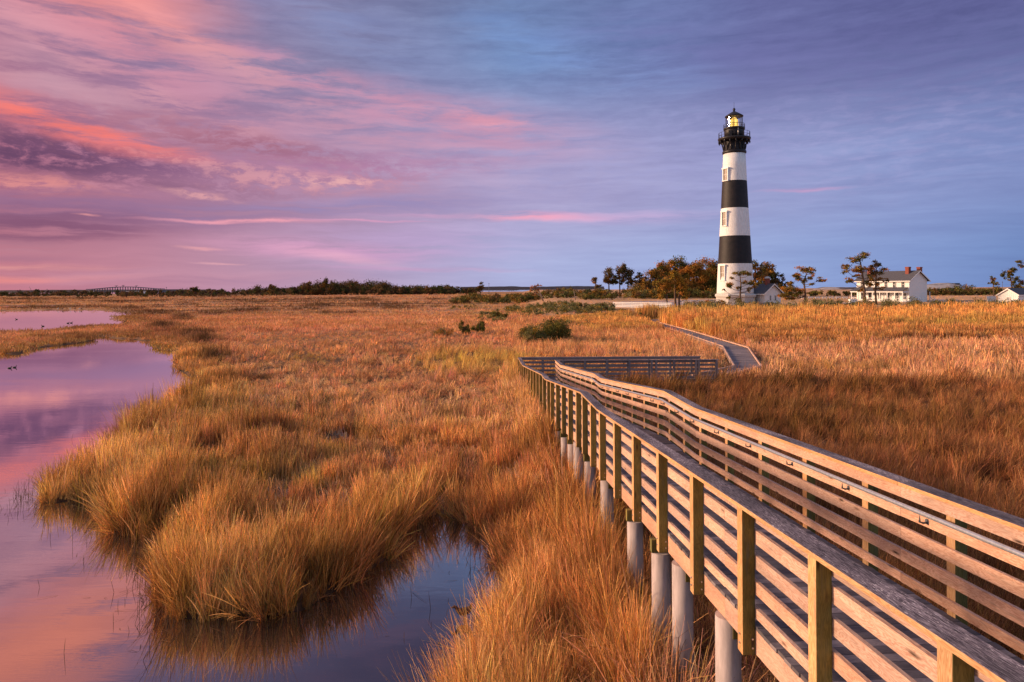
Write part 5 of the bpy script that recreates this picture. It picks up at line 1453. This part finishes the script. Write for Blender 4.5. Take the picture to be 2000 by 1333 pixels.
def rail_bird():
    X, Y = gnd(905, 1212, 0)
    r = empty('marsh_bird', (X, Y, 0), 'dark brown marsh bird with raised tail wading at the edge of the dark inlet', 'bird')
    b = MB()
    P = [(.15,0,.30),(.135,0,.25),(.10,0,.20),(.04,0,.165),(-.03,0,.155),(-.08,0,.17),(-.115,0,.205),(-.135,0,.235),(-.165,0,.245),(-.195,0,.235),(-.235,0,.222)]
    b.tube(P, [.012,.03,.055,.072,.070,.052,.034,.028,.030,.014,.005], 14, squash=(.85,1)); b.build('body', [M['birdbrown']], r)
    for yy in (-.022,.022):
        b = MB(); b.tube([(.01,yy,.13),(.02,yy,.07),(.0,yy,-.05)], [.012,.007,.006], 6); b.build('leg', [M['birddark']], r)
rail_bird()

# ------------------------------------------------------------------ sky
def px_dir(x, y):
    u, v = uv_(x, y); az = math.atan2(u, F); el = math.atan2(-v, math.hypot(u, F)); return az, el
def build_world():
    w = bpy.data.worlds.new('World'); scene.world = w; w.use_nodes = True; nt = w.node_tree; nt.nodes.clear()
    out = N(nt, 'ShaderNodeOutputWorld'); bg = N(nt, 'ShaderNodeBackground'); nt.links.new(bg.outputs[0], out.inputs[0])
    tc = N(nt, 'ShaderNodeTexCoord').outputs['Generated']; s = N(nt, 'ShaderNodeSeparateXYZ'); nt.links.new(tc, s.inputs[0])
    az = mth(nt, 'ARCTAN2', s.outputs[0], s.outputs[1]); el = mth(nt, 'ARCSINE', s.outputs[2])
    t = mth(nt, 'ADD', mth(nt, 'DIVIDE', az, 2*math.pi), .5)
    T = lambda deg: (deg+180)/360
    S = lambda *c: lin(*c)
    rear = [(0, (.34,.42,.60)), (T(-130), (.38,.38,.46)), (T(-90), (1.0,.56,.40)), (T(-60), (.62,.32,.28))]
    rear2 = [(T(75), (.24,.28,.46)), (T(120), (.34,.42,.60)), (1, (.34,.42,.60))]
    lowr = ramp(nt, rear+[(T(-37),S(186,114,132)),(T(-28),S(180,124,146)),(T(-15),S(172,144,174)),(T(0),S(166,172,212)),(T(18),S(146,164,210)),(T(30),S(124,146,198)),(T(37),S(104,130,184))]+rear2)
    midr = ramp(nt, rear+[(T(-37),S(166,98,122)),(T(-28),S(170,114,140)),(T(-15),S(174,138,168)),(T(0),S(168,158,196)),(T(18),S(148,152,196)),(T(30),S(134,146,194)),(T(37),S(122,136,186))]+rear2)
    hir = ramp(nt, rear+[(T(-37),S(156,112,140)),(T(-28),S(144,120,154)),(T(-15),S(130,127,162)),(T(0),S(114,136,180)),(T(10),S(108,124,172)),(T(20),S(102,106,156)),(T(37),S(88,90,140))]+rear2)
    for r in (lowr, midr, hir): nt.links.new(t, r.inputs[0])
    f1 = N(nt, 'ShaderNodeMapRange', interpolation_type='SMOOTHSTEP'); nt.links.new(el, f1.inputs[0]); f1.inputs[1].default_value = R(1.5); f1.inputs[2].default_value = R(7.5)
    f2 = N(nt, 'ShaderNodeMapRange', interpolation_type='SMOOTHSTEP'); nt.links.new(el, f2.inputs[0]); f2.inputs[1].default_value = R(9); f2.inputs[2].default_value = R(19)
    c = mixc(nt, mixc(nt, lowr.outputs[0], midr.outputs[0], f1.outputs[0]), hir.outputs[0], f2.outputs[0])
    # coordinates for clouds: (azimuth, elevation), gently warped
    cv = N(nt, 'ShaderNodeCombineXYZ'); nt.links.new(az, cv.inputs[0]); nt.links.new(el, cv.inputs[1])
    wn = N(nt, 'ShaderNodeTexNoise'); wn.inputs['Scale'].default_value = 1; wn.inputs['Detail'].default_value = 7; wn.inputs['Roughness'].default_value = .6
    nt.links.new(mapping(nt, cv.outputs[0], (7, 22, 1), (0,0,R(12))), wn.inputs['Vector'])
    sub = N(nt, 'ShaderNodeVectorMath', operation='SUBTRACT'); nt.links.new(wn.outputs['Color'], sub.inputs[0]); sub.inputs[1].default_value = (.5,.5,.5)
    mul = N(nt, 'ShaderNodeVectorMath', operation='MULTIPLY'); nt.links.new(sub.outputs[0], mul.inputs[0]); mul.inputs[1].default_value = (.10,.045,0)
    add = N(nt, 'ShaderNodeVectorMath', operation='ADD'); nt.links.new(cv.outputs[0], add.inputs[0]); nt.links.new(mul.outputs[0], add.inputs[1])
    wp = add.outputs[0]
    mul2 = N(nt, 'ShaderNodeVectorMath', operation='MULTIPLY'); nt.links.new(sub.outputs[0], mul2.inputs[0]); mul2.inputs[1].default_value = (.05,.022,0)
    add2 = N(nt, 'ShaderNodeVectorMath', operation='ADD'); nt.links.new(cv.outputs[0], add2.inputs[0]); nt.links.new(mul2.outputs[0], add2.inputs[1])
    wp2 = add2.outputs[0]
    # textures used inside the clouds
    streak = noise(nt, mapping(nt, wp2, (6, 44, 1), (0,0,R(14))), 1, 7, .66)
    puff = noise(nt, mapping(nt, wp2, (34, 84, 1), (0,0,R(10))), 1, 8, .68)
    flatn = noise(nt, mapping(nt, wp2, (6, 80, 1), (0,0,R(1))), 1, 6, .6)
    fine = noise(nt, mapping(nt, wp2, (30, 110, 1), (0,0,R(4))), 1, 5, .6)
    def blob(c, x, y, wx, wy, ang, colr, st, tex=None, lo=.4, hi=.62, sharp=1.0, vec=None):
        a0, e0 = px_dir(x, y); sx = wx/F*math.cos(a0)**1.5; sy = wy/F*math.cos(a0)
        m = mapping(nt, vec or wp, (sx, sy, 1), (0,0,-R(ang)), (a0, e0, 0), 'TEXTURE')
        ln = N(nt, 'ShaderNodeVectorMath', operation='LENGTH'); nt.links.new(m, ln.inputs[0])
        mr = N(nt, 'ShaderNodeMapRange', interpolation_type='SMOOTHSTEP'); nt.links.new(ln.outputs['Value'], mr.inputs[0])
        mr.inputs[1].default_value = 1.25; mr.inputs[2].default_value = .0 if sharp <= 1 else .45; mr.inputs[3].default_value = 0; mr.inputs[4].default_value = st
        f = mr.outputs[0]
        if tex is not None:
            tr = N(nt, 'ShaderNodeMapRange', interpolation_type='SMOOTHSTEP'); nt.links.new(tex, tr.inputs[0]); tr.inputs[1].default_value = lo; tr.inputs[2].default_value = hi
            f = mth(nt, 'MULTIPLY', f, tr.outputs[0])
        return mixc(nt, c, S(*colr), f)
    # soft large masses
    fr = ramp(nt, [(.34,(.91,.91,.93)),(.66,(1.05,1.05,1.04))]); nt.links.new(fine, fr.inputs[0]); c = mixc(nt, c, fr.outputs[0], f2.outputs[0], 'MULTIPLY')
    fr = ramp(nt, [(.36,(.91,.90,.93)),(.62,(1.04,1.04,1.03))]); nt.links.new(streak, fr.inputs[0]); c = mixc(nt, c, fr.outputs[0], f1.outputs[0], 'MULTIPLY')
    c = blob(c, 1800, 130, 560, 130, 3, (100,100,152), .7, fine, .25,.70)
    c = blob(c, 1500, 300, 700, 120, -2, (154,154,200), .6, fine, .40,.68)
    c = blob(c, 1300, 90, 420, 70, 12, (112,112,166), .6, streak, .35,.65)
    c = blob(c, 1010, 60, 190, 90, 25, (112,144,198), .6, streak, .3,.65)
    c = blob(c, 1180, 130, 260, 50, 12, (128,154,208), .5, streak, .4,.65)
    c = blob(c, 700, 60, 260, 80, 20, (128,138,182), .7, streak, .3,.6)
    c = blob(c, 180, 60, 460, 70, 22, (206,128,148), .9, streak, .40,.60)
    c = blob(c, 640, 170, 420, 34, 16, (204,140,162), .8, streak, .44,.60)
    c = blob(c, 330, 200, 520, 30, 17, (212,152,162), .7, streak, .46,.60)
    c = blob(c, 420, 110, 330, 40, 24, (210,148,158), .85, streak, .40,.58)
    c = blob(c, 560, 215, 520, 60, 14, (192,142,164), .7, streak, .35,.62)
    c = blob(c, 120, 180, 330, 60, 16, (196,146,162), .8, streak, .3,.6)
    c = blob(c, 300, 240, 420, 34, 15, (196,150,164), .8, streak, .40,.60)
    c = blob(c, 850, 240, 380, 70, 8, (196,142,168), .8, streak, .30,.60)
    c = blob(c, 950, 232, 120, 20, 8, (224,152,168), .8, streak, .36,.58)
    c = blob(c, 480, 300, 480, 54, 11, (164,108,136), .8, streak, .35,.6)
    c = blob(c, 60, 300, 330, 42, 8, (92,52,92), .95, puff, .30,.55)
    c = blob(c, 300, 318, 330, 34, 8, (120,76,116), .9, puff, .36,.56)
    c = blob(c, 420, 268, 300, 30, 10, (186,122,140), .8, puff, .42,.60)
    c = blob(c, 120, 292, 420, 52, 9, (98,56,90), .85, puff, .34,.60)
    c = blob(c, 500, 286, 330, 34, 8, (150,94,118), .8, puff, .38,.60)
    c = blob(c, 300, 300, 500, 44, 10, (190,118,134), .6, puff, .52,.68)
    c = blob(c, 640, 330, 420, 36, -4, (168,118,156), .8, puff, .34,.6)
    c = blob(c, 600, 350, 260, 24, -2, (206,146,158), .9, puff, .40,.64)
    c = blob(c, 400, 322, 160, 17, 12, (204,138,144), .85, puff, .42,.64)
    c = blob(c, 500, 344, 200, 15, 7, (208,146,156), .85, puff, .41,.64)
    c = blob(c, 660, 348, 110, 12, -6, (220,164,166), .9, puff, .42,.62)
    c = blob(c, 430, 325, 260, 18, 10, (196,140,156), .7, puff, .48,.62)
    c = blob(c, 90, 226, 330, 36, 12, (240,116,104), 1.0, streak, .34,.55)
    c = blob(c, 250, 262, 170, 18, 12, (236,116,108), .9, streak, .34,.58)
    c = blob(c, 60, 352, 200, 26, 4, (214,134,132), .9, puff, .36,.58)
    c = blob(c, 390, 380, 90, 9, 5, (222,158,160), .9, puff, .40,.58)
    c = blob(c, 230, 365, 100, 12, 6, (190,128,150), .7, puff, .42,.6)
    c = blob(c, 200, 410, 620, 44, 0, (132,98,138), .75, flatn, .25,.55)
    c = blob(c, 100, 440, 260, 36, 0, (124,72,106), .8, flatn, .3,.6)
    c = blob(c, 750, 400, 420, 24, -3, (134,124,172), .7, flatn, .3,.6)
    c = blob(c, 60, 440, 330, 50, 0, (118,68,104), .75, flatn, .3,.6)
    # flat streaks near the horizon
    for (x, y, wx, wy, a, cc, st) in [(500,433,230,5,0,(236,156,170),1.0),(700,432,160,3,0,(220,150,180),.7),(1050,426,160,9,0,(236,158,180),1.0),(950,420,260,6,0,(206,154,188),.7),(1230,424,220,16,0,(196,166,206),.6),
        (1560,371,90,5,0,(196,150,190),.7),(170,420,24,2.5,0,(230,150,150),.6),(390,483,50,4,0,(226,158,164),.75),(630,487,260,22,3,(214,150,184),.85),
        (660,500,140,14,8,(228,164,184),.7),(800,525,260,6,1,(196,150,186),.6),(430,513,60,3,0,(216,158,170),.8),(60,480,130,18,2,(178,120,140),.7),(0,520,260,10,0,(212,140,140),.8),
        (90,543,230,8,-1,(214,134,138),.8),(0,500,200,10,0,(150,100,128),.6),(800,478,300,60,0,(180,150,196),.5),(300,540,500,20,0,(186,134,156),.5),(0,545,120,10,0,(224,128,124),.7)]:
        c = blob(c, x, y, wx, wy, a, cc, st, flatn if wy > 4 else None, .28, .56, vec=wp2)
    # overhead and higher clouds (seen mirrored in the ponds)
    c = blob(c, 60, -140, 440, 130, 18, (255,150,130), 1.0, streak, .26,.50)
    c = blob(c, -60, -20, 420, 60, 16, (214,150,160), .8, streak, .34,.58)
    c = blob(c, 750, -190, 620, 170, 6, (74,68,100), .95)
    c = blob(c, 650, -150, 300, 60, 12, (120,92,120), .6, streak, .4,.62)
    c = blob(c, -250, 60, 300, 120, 20, (214,128,132), .8, streak, .34,.6)
    # fine texture everywhere
    fr = ramp(nt, [(.32,(.92,.91,.94)),(.68,(1.07,1.07,1.05))]); nt.links.new(flatn, fr.inputs[0]); c = mixc(nt, c, fr.outputs[0], 1, 'MULTIPLY')
    # zenith
    zr = N(nt, 'ShaderNodeMapRange', interpolation_type='SMOOTHSTEP'); nt.links.new(el, zr.inputs[0]); zr.inputs[1].default_value = R(26); zr.inputs[2].default_value = R(60)
    c = mixc(nt, c, (.24,.27,.42), zr.outputs[0])
    sky = N(nt, 'ShaderNodeTexSky', sky_type='NISHITA', sun_disc=False); sky.sun_elevation = R(SUN_EL); sky.sun_rotation = R(SUN_ROT)
    ad = N(nt, 'ShaderNodeMix', data_type='RGBA', blend_type='ADD'); ad.inputs[0].default_value = 1
    nt.links.new(c, ad.inputs[6])
    sc = N(nt, 'ShaderNodeMix', data_type='RGBA', blend_type='MULTIPLY'); sc.inputs[0].default_value = 1; nt.links.new(sky.outputs[0], sc.inputs[6]); sc.inputs[7].default_value = (.004,.004,.004,1)
    nt.links.new(sc.outputs[2], ad.inputs[7]); nt.links.new(ad.outputs[2], bg.inputs[0]); bg.inputs[1].default_value = .88
    w.cycles.sampling_method = 'MANUAL'; w.cycles.sample_map_resolution = 512
SUN_EL = 15.5; SUN_AZ = -82      # azimuth measured from the view direction, left is negative
SUN_ROT = SUN_AZ
build_world()
sl = bpy.data.lights.new('sun', 'SUN'); sl.energy = 5.0; sl.angle = R(9); sl.color = (1, .66, .42)
so = bpy.data.objects.new('sun', sl); col.objects.link(so)
ds = Vector((math.sin(R(SUN_AZ))*math.cos(R(SUN_EL)), math.cos(R(SUN_AZ))*math.cos(R(SUN_EL)), math.sin(R(SUN_EL))))
so.rotation_euler = ds.to_track_quat('Z', 'Y').to_euler(); so.location = ds*50

# ------------------------------------------------------------------ camera
cam = bpy.data.cameras.new('camera'); co = bpy.data.objects.new('camera', cam); col.objects.link(co)
co.location = (0, 0, H); cam.sensor_width = 36; cam.lens = F/2000*36
from mathutils import Matrix
co.rotation_euler = (Matrix.Rotation(R(90), 4, 'X') @ Matrix.Rotation(-RO, 4, 'Z')).to_euler()
cam.shift_y = -(666.5-YH)/2000; cam.clip_end = 30000; cam.clip_start = .05
scene.camera = co
scene.render.engine = 'CYCLES'
scene.view_settings.view_transform = 'Standard'; scene.view_settings.look = 'None'; scene.view_settings.exposure = 0.30; scene.view_settings.gamma = 1
scene.cycles.max_bounces = 5; scene.cycles.diffuse_bounces = 2; scene.cycles.glossy_bounces = 3; scene.cycles.transmission_bounces = 2; scene.cycles.transparent_max_bounces = 8
